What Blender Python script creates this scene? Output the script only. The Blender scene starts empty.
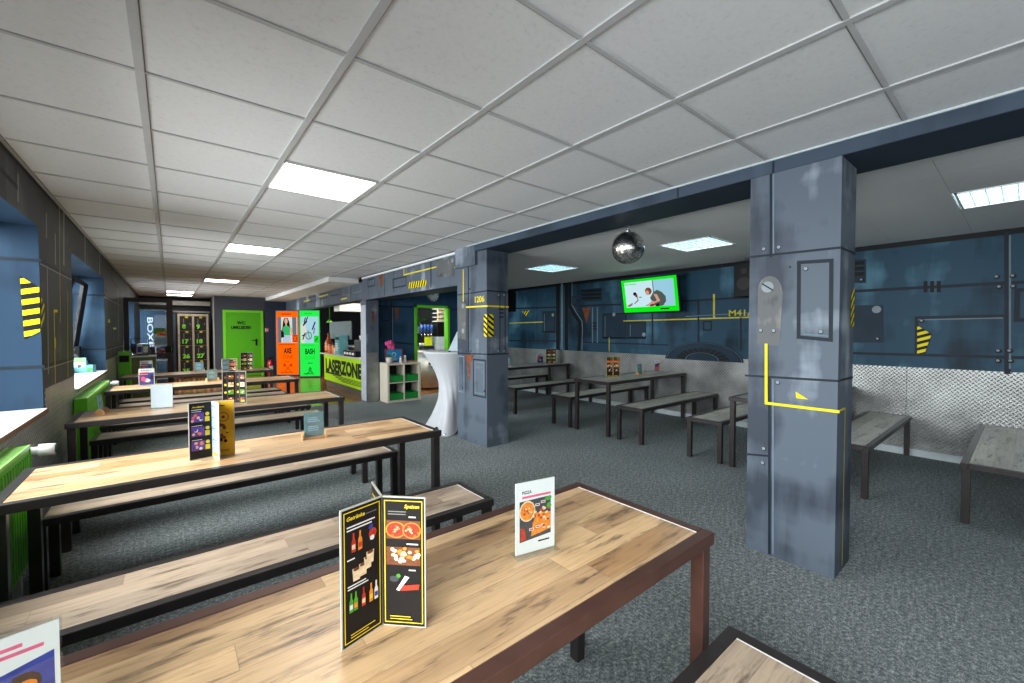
import bpy, bmesh, math, random
from mathutils import Matrix, Vector
random.seed(7)
SC = bpy.context.scene
COL = SC.collection
PI = math.pi

# ------------------------------------------------------------------ camera
H = 1.40
F_PX, YAW, PITCH, ROLL = 419.91, 0.683276, -0.0261573, -0.00099783
cam_d = bpy.data.cameras.new('camera')
cam_d.sensor_width = 36.0
cam_d.lens = F_PX / 1024 * 36.0
cam_d.clip_start = 0.02
cam = bpy.data.objects.new('camera', cam_d)
COL.objects.link(cam)
cam.matrix_world = (Matrix.Translation((0, 0, H)) @ Matrix.Rotation(-YAW, 4, 'Z')
                    @ Matrix.Rotation(PI/2 + PITCH, 4, 'X') @ Matrix.Rotation(ROLL, 4, 'Z'))
SC.camera = cam
_R = cam.matrix_world.to_3x3()

def P(px, py, X=None, Y=None, Z=None):
    """survey helper: where the line of sight of a photo point meets a plane of the room"""
    d = _R @ Vector(((px-512)/F_PX, -(py-341.5)/F_PX, -1))
    t = X/d.x if X is not None else (Y/d.y if Y is not None else (Z-H)/d.z)
    return Vector((0, 0, H)) + d*t

# ------------------------------------------------------------------ materials
def lin(c):
    f = lambda v: (v/255/12.92) if v/255 <= .04045 else ((v/255+.055)/1.055)**2.4
    return (f(c[0]), f(c[1]), f(c[2]), 1)

class NT:
    def __init__(s, name):
        s.m = bpy.data.materials.new(name); s.m.use_nodes = True
        s.t = s.m.node_tree; s.n = s.t.nodes; s.n.clear()
        s.out = s.n.new('ShaderNodeOutputMaterial')
        s.b = s.n.new('ShaderNodeBsdfPrincipled')
        s.t.links.new(s.b.outputs[0], s.out.inputs[0])
    def add(s, typ, **k):
        n = s.n.new(typ)
        for a, v in k.items():
            if a.startswith('i_'):
                key = a[2:].replace('_', ' ')
                key = int(key) if key.isdigit() else key
                n.inputs[key].default_value = v
            else: setattr(n, a, v)
        return n
    def link(s, a, b): s.t.links.new(a, b)
    def coord(s, scale=(1, 1, 1), rnd=False, world=False):
        if world:
            g = s.add('ShaderNodeNewGeometry'); src = g.outputs['Position']
        else:
            g = s.add('ShaderNodeTexCoord'); src = g.outputs['Object']
        mp = s.add('ShaderNodeMapping'); mp.inputs['Scale'].default_value = scale
        s.link(src, mp.inputs[0])
        if rnd:
            oi = s.add('ShaderNodeObjectInfo')
            mu = s.add('ShaderNodeMath', operation='MULTIPLY', i_1=37.0); s.link(oi.outputs['Random'], mu.inputs[0])
            cx = s.add('ShaderNodeCombineXYZ'); s.link(mu.outputs[0], cx.inputs[0])
            s.link(cx.outputs[0], mp.inputs['Location'])
        return mp.outputs[0]
    def noise(s, vec, scale, detail=4, rough=.55):
        n = s.add('ShaderNodeTexNoise', i_Scale=scale, i_Detail=detail, i_Roughness=rough)
        s.link(vec, n.inputs['Vector']); return n.outputs['Fac']
    def ramp(s, fac, stops):
        r = s.add('ShaderNodeValToRGB'); e = r.color_ramp.elements
        while len(e) < len(stops): e.new(0.5)
        for el, (p, c) in zip(e, stops):
            el.position = p; el.color = c if len(c) == 4 else lin(c)
        s.link(fac, r.inputs[0]); return r.outputs[0]
    def mix(s, a, b, fac, mode='MIX'):
        n = s.add('ShaderNodeMix', data_type='RGBA', blend_type=mode)
        for v, i in ((fac, 0), (a, 6), (b, 7)):
            if hasattr(v, 'is_linked'): s.link(v, n.inputs[i])
            else: n.inputs[i].default_value = v
        return n.outputs[2]
    def bump(s, h, strength=.2, dist=.01):
        b = s.add('ShaderNodeBump', i_Strength=strength, i_Distance=dist)
        s.link(h, b.inputs['Height']); s.link(b.outputs[0], s.b.inputs['Normal'])
    def math(s, op, a, b=None):
        n = s.add('ShaderNodeMath', operation=op)
        for v, i in ((a, 0), (b, 1)):
            if v is None: continue
            if hasattr(v, 'is_linked'): s.link(v, n.inputs[i])
            else: n.inputs[i].default_value = v
        return n.outputs[0]

_cache = {}
def M(name, rgb=None, rough=.5, metal=0.0, var=.12, vs=9.0, emit=0.0, spec=.5, trans=0.0):
    """plain painted / plastic / metal surface with a little procedural unevenness"""
    if name in _cache: return _cache[name]
    t = NT(name); b = t.b
    c = lin(rgb)
    b.inputs['Roughness'].default_value = rough; b.inputs['Metallic'].default_value = metal
    b.inputs['Specular IOR Level'].default_value = spec
    if trans: b.inputs['Transmission Weight'].default_value = trans
    if var and not emit:
        f = t.noise(t.coord(), vs)
        k1 = tuple(x*(1-var) for x in c[:3])+(1,); k2 = tuple(min(1, x*(1+var)) for x in c[:3])+(1,)
        t.link(t.ramp(f, [(.3, k1), (.7, k2)]), b.inputs['Base Color'])
    else: b.inputs['Base Color'].default_value = c
    if emit:
        b.inputs['Emission Color'].default_value = c; b.inputs['Emission Strength'].default_value = emit
    _cache[name] = t.m
    return t.m

def m_wood(name, cols, dark, plank=(.95, .118), rough=.34, knots=.8, seam=.35):
    """laminate of staggered planks: every plank has its own tone and grain, with dark cracks and knots"""
    if name in _cache: return _cache[name]
    t = NT(name)
    v = t.coord(rnd=True)
    sp = t.add('ShaderNodeSeparateXYZ'); t.link(v, sp.inputs[0])
    yr = t.math('DIVIDE', t.math('ADD', sp.outputs['Y'], 20.0), plank[1]); row = t.math('FLOOR', yr)
    w1 = t.add('ShaderNodeTexWhiteNoise', noise_dimensions='1D'); t.link(row, w1.inputs['W'])
    xr = t.math('ADD', t.math('DIVIDE', t.math('ADD', sp.outputs['X'], 50.0), plank[0]), t.math('MULTIPLY', w1.outputs['Value'], 7.0)); colm = t.math('FLOOR', xr)
    cx = t.add('ShaderNodeCombineXYZ'); t.link(row, cx.inputs[0]); t.link(colm, cx.inputs[1])
    w2 = t.add('ShaderNodeTexWhiteNoise', noise_dimensions='2D'); t.link(cx.outputs[0], w2.inputs['Vector'])
    tone = w2.outputs['Value']
    a, b = lin(cols[0]), lin(cols[1]); mid = tuple((a[i]*.55+b[i]*.45)*(.93, .98, 1.06)[i] for i in range(3))+(1,)
    base = t.ramp(tone, [(.0, b), (.45, mid), (1.0, a)])
    sh = t.add('ShaderNodeVectorMath', operation='SCALE', i_Scale=47.0); t.link(w2.outputs['Color'], sh.inputs[0])
    def stretched(sx, sy):
        mp = t.add('ShaderNodeMapping'); mp.inputs['Scale'].default_value = (sx, sy, 1); t.link(v, mp.inputs[0])
        ad = t.add('ShaderNodeVectorMath', operation='ADD'); t.link(mp.outputs[0], ad.inputs[0]); t.link(sh.outputs[0], ad.inputs[1]); return ad.outputs[0]
    g1 = t.noise(stretched(3.0, 70), 1.6, 6, .7); g2 = t.noise(stretched(5.0, 34), 1.0, 5, .68); g3 = t.noise(stretched(1.6, 7), 1.2, 4, .6)
    col = t.mix(base, t.ramp(g1, [(.28, (.70, .67, .63, 1)), (.5, (1, 1, 1, 1)), (.75, (1.10, 1.09, 1.07, 1))]), .9, 'MULTIPLY')
    col = t.mix(col, t.ramp(g3, [(.32, (.74, .73, .73, 1)), (.5, (1, 1, 1, 1)), (.7, (1.10, 1.09, 1.08, 1))]), .9, 'MULTIPLY')
    crack = t.math('MULTIPLY', t.ramp(g2, [(.52, (0, 0, 0, 1)), (.63, (1, 1, 1, 1))]), t.ramp(g3, [(.42, (1, 1, 1, 1)), (.60, (.16, .16, .16, 1))]))
    col = t.mix(col, lin(dark), t.math('MULTIPLY', crack, knots))
    fy = t.math('FRACT', yr); fx = t.math('FRACT', xr)
    ey = t.math('MULTIPLY', t.math('MINIMUM', fy, t.math('SUBTRACT', 1.0, fy)), plank[1]); ex = t.math('MULTIPLY', t.math('MINIMUM', fx, t.math('SUBTRACT', 1.0, fx)), plank[0])
    sm = t.math('LESS_THAN', t.math('MINIMUM', ex, ey), .0011)
    col = t.mix(col, lin(dark), t.math('MULTIPLY', sm, seam))
    t.link(col, t.b.inputs['Base Color'])
    t.b.inputs['Roughness'].default_value = rough
    t.b.inputs['Specular IOR Level'].default_value = .55
    t.bump(g1, .05, .002)
    _cache[name] = t.m; return t.m

def m_carpet():
    t = NT('carpet_pile')
    v = t.coord()
    a = t.noise(v, 210, 3, .7); b = t.noise(v, 75, 4, .6); c = t.noise(v, 1.3, 3, .5)
    d = t.noise(v, 38, 4, .65)
    f = t.math('ADD', t.math('MULTIPLY', a, .45), t.math('ADD', t.math('MULTIPLY', b, .3), t.math('MULTIPLY', d, .25)))
    col = t.ramp(f, [(.38, (54, 62, 64)), (.5, (112, 120, 120)), (.61, (192, 195, 193))])
    col = t.mix(col, t.ramp(c, [(.3, (.85, .85, .85, 1)), (.7, (1.1, 1.1, 1.1, 1))]), .7, 'MULTIPLY')
    t.link(col, t.b.inputs['Base Color']); t.b.inputs['Roughness'].default_value = .95
    t.b.inputs['Specular IOR Level'].default_value = .15
    t.bump(f, .6, .006); return t.m

def m_tile():
    t = NT('mineral_fibre_ceiling_tile')
    v = t.coord()
    a = t.noise(v, 46, 5, .7); b = t.noise(v, 150, 2, .6)
    col = t.ramp(a, [(.30, (200, 201, 202)), (.44, (211, 212, 213)), (.7, (215, 216, 217))])
    t.link(col, t.b.inputs['Base Color']); t.b.inputs['Roughness'].default_value = .9
    t.b.inputs['Specular IOR Level'].default_value = .1
    t.bump(t.math('ADD', a, t.math('MULTIPLY', b, .4)), .12, .003); return t.m

def m_mural(name, base, light, dark, amt=1.0, rough=.5, s=1.0, spec=.18):
    """airbrushed metal-look wall paint: cloudy light and dark sprayed patches and soft vertical strokes"""
    t = NT(name)
    v = t.coord((s, s, s))
    a = t.noise(v, 1.3, 5, .5)
    st = t.coord((s*2.6, s*2.6, s*.45)); b = t.noise(st, 1.3, 5, .55)
    hz = t.coord((s*.5, s*.5, s*2.6)); c = t.noise(hz, 1.3, 4, .5)
    f = t.math('ADD', t.math('MULTIPLY', a, .42), t.math('ADD', t.math('MULTIPLY', b, .36), t.math('MULTIPLY', c, .22)))
    col = t.ramp(f, [(.40, dark), (.475, base), (.54, base), (.65, light)])
    t.link(col, t.b.inputs['Base Color']); t.b.inputs['Roughness'].default_value = rough
    t.b.inputs['Specular IOR Level'].default_value = spec
    return t.m

def m_tread(name='tread_plate', rgb=(196, 197, 193), u='Y'):
    t = NT(name)
    g = t.add('ShaderNodeNewGeometry'); sp = t.add('ShaderNodeSeparateXYZ'); t.link(g.outputs['Position'], sp.inputs[0])
    y = sp.outputs['Y']; z = sp.outputs['Z']; S = 1/.042
    uu = t.math('MULTIPLY', t.math('ADD', y, z), S); vv = t.math('MULTIPLY', t.math('SUBTRACT', t.math('ADD', y, 50.0), z), S)
    fu = t.math('SUBTRACT', t.math('FRACT', uu), .5); fv = t.math('SUBTRACT', t.math('FRACT', vv), .5)
    par = t.math('MODULO', t.math('ADD', t.math('FLOOR', t.math('ADD', uu, 100.0)), t.math('FLOOR', vv)), 2.0)
    ipar = t.math('SUBTRACT', 1.0, par)
    a = t.math('ADD', t.math('MULTIPLY', fu, par), t.math('MULTIPLY', fv, ipar))
    b = t.math('ADD', t.math('MULTIPLY', fv, par), t.math('MULTIPLY', fu, ipar))
    d = t.math('ADD', t.math('POWER', t.math('DIVIDE', t.math('ABSOLUTE', a), .46), 2.0), t.math('POWER', t.math('DIVIDE', t.math('ABSOLUTE', b), .2), 2.0))
    h = t.math('MAXIMUM', t.math('SUBTRACT', 1.0, d), 0.0)
    n = t.noise(t.coord(world=True), 2.2, 5, .6)
    c1 = lin(rgb); c0 = tuple(x*.42 for x in c1[:3])+(1,)
    col = t.ramp(n, [(.3, c0), (.7, c1)])
    col = t.mix(col, t.ramp(h, [(0, (.72, .72, .72, 1)), (.55, (1.35, 1.35, 1.35, 1))]), 1.0, 'MULTIPLY')
    t.link(col, t.b.inputs['Base Color'])
    t.b.inputs['Metallic'].default_value = .6
    t.link(t.ramp(n, [(.3, (.30, .30, .30, 1)), (.7, (.42, .42, .42, 1))]), t.b.inputs['Roughness'])
    t.bump(h, 1.0, .010); return t.m

def m_glass(name, tint=(246, 249, 250)):
    if name in _cache: return _cache[name]
    t = NT(name); t.n.remove(t.b)
    tr = t.add('ShaderNodeBsdfTransparent'); tr.inputs[0].default_value = lin(tint)
    gl = t.add('ShaderNodeBsdfGlossy'); gl.inputs['Roughness'].default_value = .02
    lw = t.add('ShaderNodeLayerWeight', i_Blend=.5); fz = t.math('ADD', t.math('MULTIPLY', t.math('POWER', lw.outputs['Facing'], 5.0), .9), .035)
    mx = t.add('ShaderNodeMixShader'); t.link(fz, mx.inputs[0]); t.link(tr.outputs[0], mx.inputs[1]); t.link(gl.outputs[0], mx.inputs[2])
    t.link(mx.outputs[0], t.out.inputs[0]); _cache[name] = t.m; return t.m

def m_emit(name, rgb, s):
    if name in _cache: return _cache[name]
    t = NT(name); t.n.remove(t.b)
    e = t.add('ShaderNodeEmission'); e.inputs[0].default_value = lin(rgb); e.inputs[1].default_value = s
    t.link(e.outputs[0], t.out.inputs[0]); _cache[name] = t.m; return t.m

# surfaces
OAK = m_wood('vintage_oak_laminate', [(216, 180, 134), (172, 132, 90)], (66, 50, 38), plank=(.78, .092), rough=.28)
OAKB = m_wood('oak_bench_laminate_window_sheen', [(186, 164, 140), (146, 126, 106)], (68, 56, 46), plank=(.78, .092), rough=.28)  # table oak greyed, the window reflection put into its colour
OAKR = m_wood('oak_laminate_grey_sheen', [(206, 199, 184), (176, 168, 152)], (76, 72, 64), plank=(.78, .092))  # oak with the grey of its reflections put into the colour
WOODFLOOR = m_wood('glossy_wood_floor', [(172, 116, 66), (134, 84, 44)], (60, 38, 22), plank=(1.2, .14), rough=.16, knots=.4)
FRAME = M('brown_black_steel', (54, 49, 48), .33, .35, .15, 14)
FRAMED = M('rust_brown_steel', (86, 57, 48), .36, .35, .15, 14)
WHITE = M('painted_edge_light', (226, 224, 218), .5)
CARPET = m_carpet()
TILE = m_tile()
TBAR = M('ceiling_bar', (176, 177, 178), .6, 0, .04)
TGAP = M('ceiling_joint', (120, 120, 120), .8, 0, .04)
PAINTW = M('white_paint', (225, 225, 222), .6, 0, .03)
MUR_P = m_mural('mural_pillar_paint', (84, 93, 104), (164, 174, 184), (56, 62, 72), s=1.1)
MUR_R = m_mural('mural_teal_wall_paint', (37, 68, 87), (84, 130, 150), (18, 38, 51), s=.75)
MUR_L = m_mural('mural_dark_wall_paint', (58, 59, 62), (104, 106, 108), (36, 37, 40), s=1.1)
MUR_B = m_mural('mural_recess_paint', (42, 72, 98), (62, 104, 132), (28, 48, 66), s=.8)
NICHE = m_mural('niche_paint_daylight_blue', (33, 54, 74), (66, 92, 114), (22, 38, 54), s=.8)  # blue-grey paint with the blue of the daylight mixed into it
SOFFIT = M('dark_soffit', (44, 54, 66), .5, 0, .1, 3, spec=.15)  # darker tone for the beam undersides
BEAMP = m_mural('beam_blue_grey_paint', (58, 70, 84), (84, 97, 112), (44, 54, 66), s=.7)
ANTH = M('anthracite_wall_paint', (62, 66, 76), .6, 0, .06, 2)
NAVYW = M('dark_navy_wall_paint', (40, 52, 70), .6, 0, .06, 2)
TREAD = m_tread()
SKIRT = M('pale_skirting', (176, 186, 188), .5)
LINE = M('painted_seam', (30, 38, 46), .5, spec=.15)
LINEL = M('painted_highlight', (104, 120, 132), .5, spec=.15)
LINEG = M('painted_pale_strip', (146, 146, 140), .5, spec=.15)
YEL = M('yellow_mural_paint', (226, 206, 24), .5, 0, .08, spec=.15)
YELD = M('worn_yellow_mural_paint', (190, 180, 60), .5, 0, .25, 14, spec=.15)
BLK = M('black_mural_paint', (20, 22, 22), .5, spec=.15)
RIV = M('painted_rivet', (132, 140, 147), .4, spec=.15)
RUST = M('painted_rust', (118, 68, 40), .6, 0, .5, 18, spec=.15)
RECESS = m_mural('painted_recess', (92, 94, 94), (130, 130, 124), (66, 70, 74), s=4)
PANELD = M('painted_dark_panel', (32, 50, 64), .5, 0, .2, 4, spec=.15)
GREEN = M('lime_green_lacquer', (96, 190, 24), .35, 0, .05)
GREEND = M('dark_green_lacquer', (58, 120, 16), .4, 0, .05)
BLACK = M('black_plastic', (18, 18, 20), .5, spec=.25)
DKGREY = M('dark_grey_plastic', (60, 62, 66), .5)
WPLAST = M('white_plastic', (232, 232, 228), .4, 0, .03)
CHROME = M('chrome', (200, 200, 200), .2, 1.0, .05)
GLASS = m_glass('clear_glass')
ACRYL = m_glass('clear_acrylic', (251, 253, 253))

# ------------------------------------------------------------------ mesh builder
_textcache = {}
def text_geo(s, shear=0.0, bold=0.0):
    k = (s, shear, bold)
    if k not in _textcache:
        c = bpy.data.curves.new('t', 'FONT'); c.body = s; c.size = 1; c.shear = shear; c.offset = bold
        c.align_x = 'LEFT'; c.resolution_u = 3
        o = bpy.data.objects.new('t', c); COL.objects.link(o)
        bpy.context.view_layer.update()
        me = bpy.data.meshes.new_from_object(o.evaluated_get(bpy.context.evaluated_depsgraph_get()))
        vs = [v.co.copy() for v in me.vertices]; fs = [tuple(p.vertices) for p in me.polygons]
        bpy.data.objects.remove(o); bpy.data.meshes.remove(me); bpy.data.curves.remove(c)
        if not vs: vs = [Vector((0, 0, 0))]
        x0 = min(v.x for v in vs); x1 = max(v.x for v in vs); y0 = min(v.y for v in vs); y1 = max(v.y for v in vs)
        _textcache[k] = (vs, fs, x0, x1, y0, y1)
    return _textcache[k]

class MB:
    def __init__(s):
        s.v = []; s.f = []; s.mi = []; s.sm = []; s.mats = []; s.T = Matrix.Identity(4)
        s.lift = 0.0; s.step = .0004
    def mat(s, m):
        if m not in s.mats: s.mats.append(m)
        return s.mats.index(m)
    def add(s, vs, fs, m, smooth=False):
        o = len(s.v); i = s.mat(m)
        s.v += [s.T @ Vector(v) for v in vs]
        for f in fs: s.f.append(tuple(o+k for k in f)); s.mi.append(i); s.sm.append(smooth)
    def box(s, x0, x1, y0, y1, z0, z1, m):
        v = [(x0, y0, z0), (x1, y0, z0), (x1, y1, z0), (x0, y1, z0), (x0, y0, z1), (x1, y0, z1), (x1, y1, z1), (x0, y1, z1)]
        s.add(v, [(0, 3, 2, 1), (4, 5, 6, 7), (0, 1, 5, 4), (1, 2, 6, 5), (2, 3, 7, 6), (3, 0, 4, 7)], m)
    def quad(s, a, b, c, d, m): s.add([a, b, c, d], [(0, 1, 2, 3)], m)
    def lathe(s, prof, m, n=24, cx=0, cy=0, smooth=True, cap=True):
        vs = []; fs = []
        for r, z in prof:
            for k in range(n):
                a = 2*PI*k/n; vs.append((cx+r*math.cos(a), cy+r*math.sin(a), z))
        for j in range(len(prof)-1):
            for k in range(n):
                k2 = (k+1) % n; fs.append((j*n+k, j*n+k2, (j+1)*n+k2, (j+1)*n+k))
        if cap:
            fs.append(tuple(range(n-1, -1, -1))); fs.append(tuple((len(prof)-1)*n+k for k in range(n)))
        s.add(vs, fs, m, smooth)
    def cyl(s, p, q, r, m, n=12, r2=None, smooth=True):
        p = Vector(p); q = Vector(q); d = (q-p); L = d.length
        old = s.T
        s.T = old @ Matrix.Translation(p) @ d.to_track_quat('Z', 'Y').to_matrix().to_4x4()
        s.lathe([(r, 0), (r if r2 is None else r2, L)], m, n, smooth=smooth); s.T = old
    def tube(s, pts, r, m, n=8):
        for a, b in zip(pts[:-1], pts[1:]): s.cyl(a, b, r, m, n)
    def ball(s, c, r, m, nu=16, nv=10, sz=1.0, smooth=True):
        prof = [(max(r*math.sin(PI*j/nv), 1e-4), -r*sz*math.cos(PI*j/nv)) for j in range(nv+1)]
        old = s.T; s.T = old @ Matrix.Translation(c); s.lathe(prof, m, nu, smooth=smooth, cap=False); s.T = old
    # --- a flat canvas: print and paint that lie on a surface
    def canvas(s, o, x, y, lift=.0012, step=.0004):
        x = Vector(x).normalized(); y = Vector(y).normalized(); n = x.cross(y)
        s.T = Matrix(((x.x, y.x, n.x, o[0]), (x.y, y.y, n.y, o[1]), (x.z, y.z, n.z, o[2]), (0, 0, 0, 1)))
        s.lift = lift; s.step = step
        return s
    def up(s, k=1): s.lift += s.step*k; return s
    def rect(s, x0, y0, x1, y1, m): s.add([(x0, y0, s.lift), (x1, y0, s.lift), (x1, y1, s.lift), (x0, y1, s.lift)], [(0, 1, 2, 3)], m)
    def poly(s, pts, m): s.add([(p[0], p[1], s.lift) for p in pts], [tuple(range(len(pts)))], m)
    def disc(s, cx, cy, rx, m, ry=None, n=16, a0=0, a1=2*PI):
        ry = rx if ry is None else ry
        full = abs(a1-a0-2*PI) < 1e-6
        pts = [(cx+rx*math.cos(a0+(a1-a0)*k/n), cy+ry*math.sin(a0+(a1-a0)*k/n)) for k in range(n if full else n+1)]
        s.poly(pts, m)
    def ring(s, cx, cy, r0, r1, m, n=28, a0=0, a1=2*PI, ry=1.0):
        for k in range(n):
            a = a0+(a1-a0)*k/n; b = a0+(a1-a0)*(k+1)/n
            s.poly([(cx+r0*math.cos(a), cy+r0*ry*math.sin(a)), (cx+r1*math.cos(a), cy+r1*ry*math.sin(a)), (cx+r1*math.cos(b), cy+r1*ry*math.sin(b)), (cx+r0*math.cos(b), cy+r0*ry*math.sin(b))], m)
    def line(s, pts, w, m):
        for (ax, ay), (bx, by) in zip(pts[:-1], pts[1:]):
            L = math.hypot(bx-ax, by-ay) or 1e-6; dx, dy = (bx-ax)/L*w/2, (by-ay)/L*w/2
            ax, ay, bx, by = ax-dx, ay-dy, bx+dx, by+dy
            s.poly([(ax+dy, ay-dx), (bx+dy, by-dx), (bx-dy, by+dx), (ax-dy, ay+dx)], m); s.lift += .00001
    def frame(s, x0, y0, x1, y1, w, m):
        s.line([(x0, y0), (x1, y0), (x1, y1), (x0, y1), (x0, y0)], w, m)
    def text(s, txt, x, y, h, m, shear=0, bold=0.0, align='l', width=None):
        vs, fs, x0, x1, y0, y1 = text_geo(txt, shear, bold)
        k = h/max(.01, (.73 if y1 > .6 else y1)); kx = k if width is None else width/(x1-x0)
        w = (x1-x0)*kx; ox = x - {'l': 0, 'c': w/2, 'r': w}[align]
        s.add([((v.x-x0)*kx+ox, v.y*k+y, s.lift) for v in vs], fs, m)
    def hazard(s, pts, n, up=True, ang=.6):
        """black and yellow stripes clipped to a convex outline"""
        s.poly(pts, BLK); s.up()
        nx, ny = -math.sin(ang), math.cos(ang)
        ds = [p[0]*nx+p[1]*ny for p in pts]; lo, hi = min(ds), max(ds); st = (hi-lo)/(2*n)
        for k in range(n):
            a, b = lo+st*(2*k+.5), lo+st*(2*k+1.5)
            def clip(q, d, sg):
                out = []
                for i in range(len(q)):
                    p0, p1 = q[i], q[(i+1) % len(q)]
                    e0, e1 = sg*(p0[0]*nx+p0[1]*ny-d), sg*(p1[0]*nx+p1[1]*ny-d)
                    if e0 >= 0: out.append(p0)
                    if (e0 < 0) != (e1 < 0):
                        t = e0/(e0-e1); out.append((p0[0]+(p1[0]-p0[0])*t, p0[1]+(p1[1]-p0[1])*t))
                return out
            q = clip(list(pts), a, 1)
            if len(q) >= 3: q = clip(q, b, -1)
            if len(q) >= 3: s.poly(q, YEL)
    def reset(s): s.T = Matrix.Identity(4); return s
    def build(s, name, parent=None, bevel=0.0):
        me = bpy.data.meshes.new(name)
        me.from_pydata([tuple(v) for v in s.v], [], s.f)
        for m in s.mats: me.materials.append(m)
        me.polygons.foreach_set('material_index', s.mi)
        me.polygons.foreach_set('use_smooth', s.sm)
        me.update()
        o = bpy.data.objects.new(name, me); COL.objects.link(o)
        if parent: o.parent = parent
        if bevel:
            b = o.modifiers.new('soft_edges', 'BEVEL'); b.width = bevel; b.segments = 2; b.limit_method = 'ANGLE'
        return o

def tag(o, label, cat, group=None):
    o['label'] = label; o['category'] = cat
    if group: o['group'] = group
    return o
def thing(name, label, cat, loc=(0, 0, 0), rz=0.0, group=None):
    o = bpy.data.objects.new(name, None); COL.objects.link(o)
    o.empty_display_size = .1; o.location = loc; o.rotation_euler = (0, 0, rz)
    return tag(o, label, cat, group)
def struct(name, mb, label=None, cat=None, parent=None, bevel=0.0):
    o = mb.build(name, parent, bevel); o['kind'] = 'structure'
    if label: o['label'] = label; o['category'] = cat
    return o
def dup(root, loc, rz, label, group=None, mats=None):
    r = root.copy(); COL.objects.link(r); r.location = loc; r.rotation_euler = (0, 0, rz); r['label'] = label
    if group: r['group'] = group
    for ch in root.children:
        c = ch.copy(); COL.objects.link(c); c.parent = r
        for g in ch.children:
            d = g.copy(); COL.objects.link(d); d.parent = c
    return r

# ------------------------------------------------------------------ the room shell
XL, XB, XR = -.705, 2.87, 6.42          # window wall, beam line, tread-plate wall
ZC, ZR = 2.445, 2.395                   # main ceiling, side-room ceiling
YB, YF, YK, YREC = -2.4, 15.3, 16.9, 8.2
YCARP = 8.335
CELL = .625; CX0, CY0 = -.0767, 1.6547

fl = MB(); fl.box(-1.2, XR+.1, YB, YCARP, -.1, 0, CARPET)
struct('floor', fl, 'dark teal grey speckled carpet floor', 'floor')
fw = MB(); fw.box(-1.2, XR+.1, YCARP, YK+.1, -.1, 0, WOODFLOOR)
struct('floor_wood', fw, 'glossy brown wood floor beyond the carpet edge', 'floor')
MB_ = MB(); MB_.box(-.7, 6.4, YCARP-.012, YCARP+.012, 0, .004, M('threshold_metal', (150, 146, 138), .35, .8))
struct('trim_1', MB_, 'thin metal strip where carpet meets wood floor', 'floor strip')

# light tiles: (column, row) in the main grid
LT = [(1, 2), (1, 7), (1, 14), (0, 20), (0, 22)]  # the last tile is a lamp added to brighten the lockers
ce = MB()
ce.box(-1.2, 3.35, YB, YK+.1, ZC+.06, ZC+.16, PAINTW)
y0i = int(math.floor((YB-CY0)/CELL)); y1i = int(math.ceil((YK-CY0)/CELL)); x0i = -2; x1i = 5
for j in range(y0i, y1i):
    ya, yb = max(YB, CY0+j*CELL), min(YK+.1, CY0+(j+1)*CELL)
    for i in range(x0i, x1i):
        xa, xb = max(XL-.2, CX0+i*CELL), min(XB+.05, CX0+(i+1)*CELL)
        if (i, j) in LT or xb <= xa or yb <= ya: continue
        ce.box(xa+.004, xb-.004, ya+.004, yb-.004, ZC+.004, ZC+.03, TILE)
ceiling = struct('ceiling', ce, 'suspended ceiling of pale grey mineral fibre tiles', 'ceiling')
gb = MB()
for i in range(x0i, x1i+1):
    x = CX0+i*CELL
    if XL < x < XB:
        gb.box(x-.015, x+.015, YB, YK, ZC-.003, ZC+.03, TBAR)
        gb.box(x+.0155, x+.019, YB, YK, ZC+.001, ZC+.03, TGAP)
for j in range(y0i, y1i+1):
    y = CY0+j*CELL
    gb.box(XL, XB, y-.009, y+.009, ZC-.0015, ZC+.03, TBAR)
    gb.box(XL, XB, y+.0095, y+.014, ZC+.001, ZC+.03, TGAP)
gb.build('ceiling_grid', ceiling)['kind'] = 'structure'

# side-room ceiling
LR = [(4.46, -.25), (4.46, 2.14), (4.46, 4.54), (4.46, 6.94)]
cr = MB()
cr.box(2.9, XR+.1, YB, YREC, ZR+.06, ZR+.16, PAINTW)
DK = M('side_room_ceiling_tile', (222, 223, 222), .9, 0, .03, 30)
xs = [2.9, 3.21, 3.835, 4.46, 5.085, 5.71, XR]
ys = [YB, -1.5, -.875, -.25, .375, .963, 1.552, 2.14, 2.765, 3.357, 3.948, 4.54, 5.165, 5.757, 6.348, 6.94, 7.565, YREC]
for xa, xb in zip(xs[:-1], xs[1:]):
    for ya, yb in zip(ys[:-1], ys[1:]):
        if any(abs(xa-lx) < .01 and abs(ya-ly) < .01 for lx, ly in LR): continue
        cr.box(xa+.001, xb-.001, ya+.001, yb-.001, ZR+.003, ZR+.03, DK)
struct('ceiling_side_room', cr, 'grey tiled ceiling of the side room behind the pillars', 'ceiling')
# lowered white strip along the far half of the beam
lo = MB(); lo.box(2.37, 2.95, 8.48, YF, ZC-.10, ZC-.004, PAINTW)
struct('ceiling_lowered_box', lo, 'lowered white boxed ceiling strip running beside the far beam', 'ceiling', bevel=.004)

# main and side-room beams -------------------------------------------------
def YZ(px, py, X): p = P(px, py, X=X); return (p.y, p.z)

bm = MB(); bm.box(XB, 3.29, YB, 4.25, 2.36, ZC, BEAMP)
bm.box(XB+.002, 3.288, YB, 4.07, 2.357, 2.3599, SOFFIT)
bm.box(XB-.012, XB, YB, 4.4, ZC-.012, ZC, SKIRT)
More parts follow.
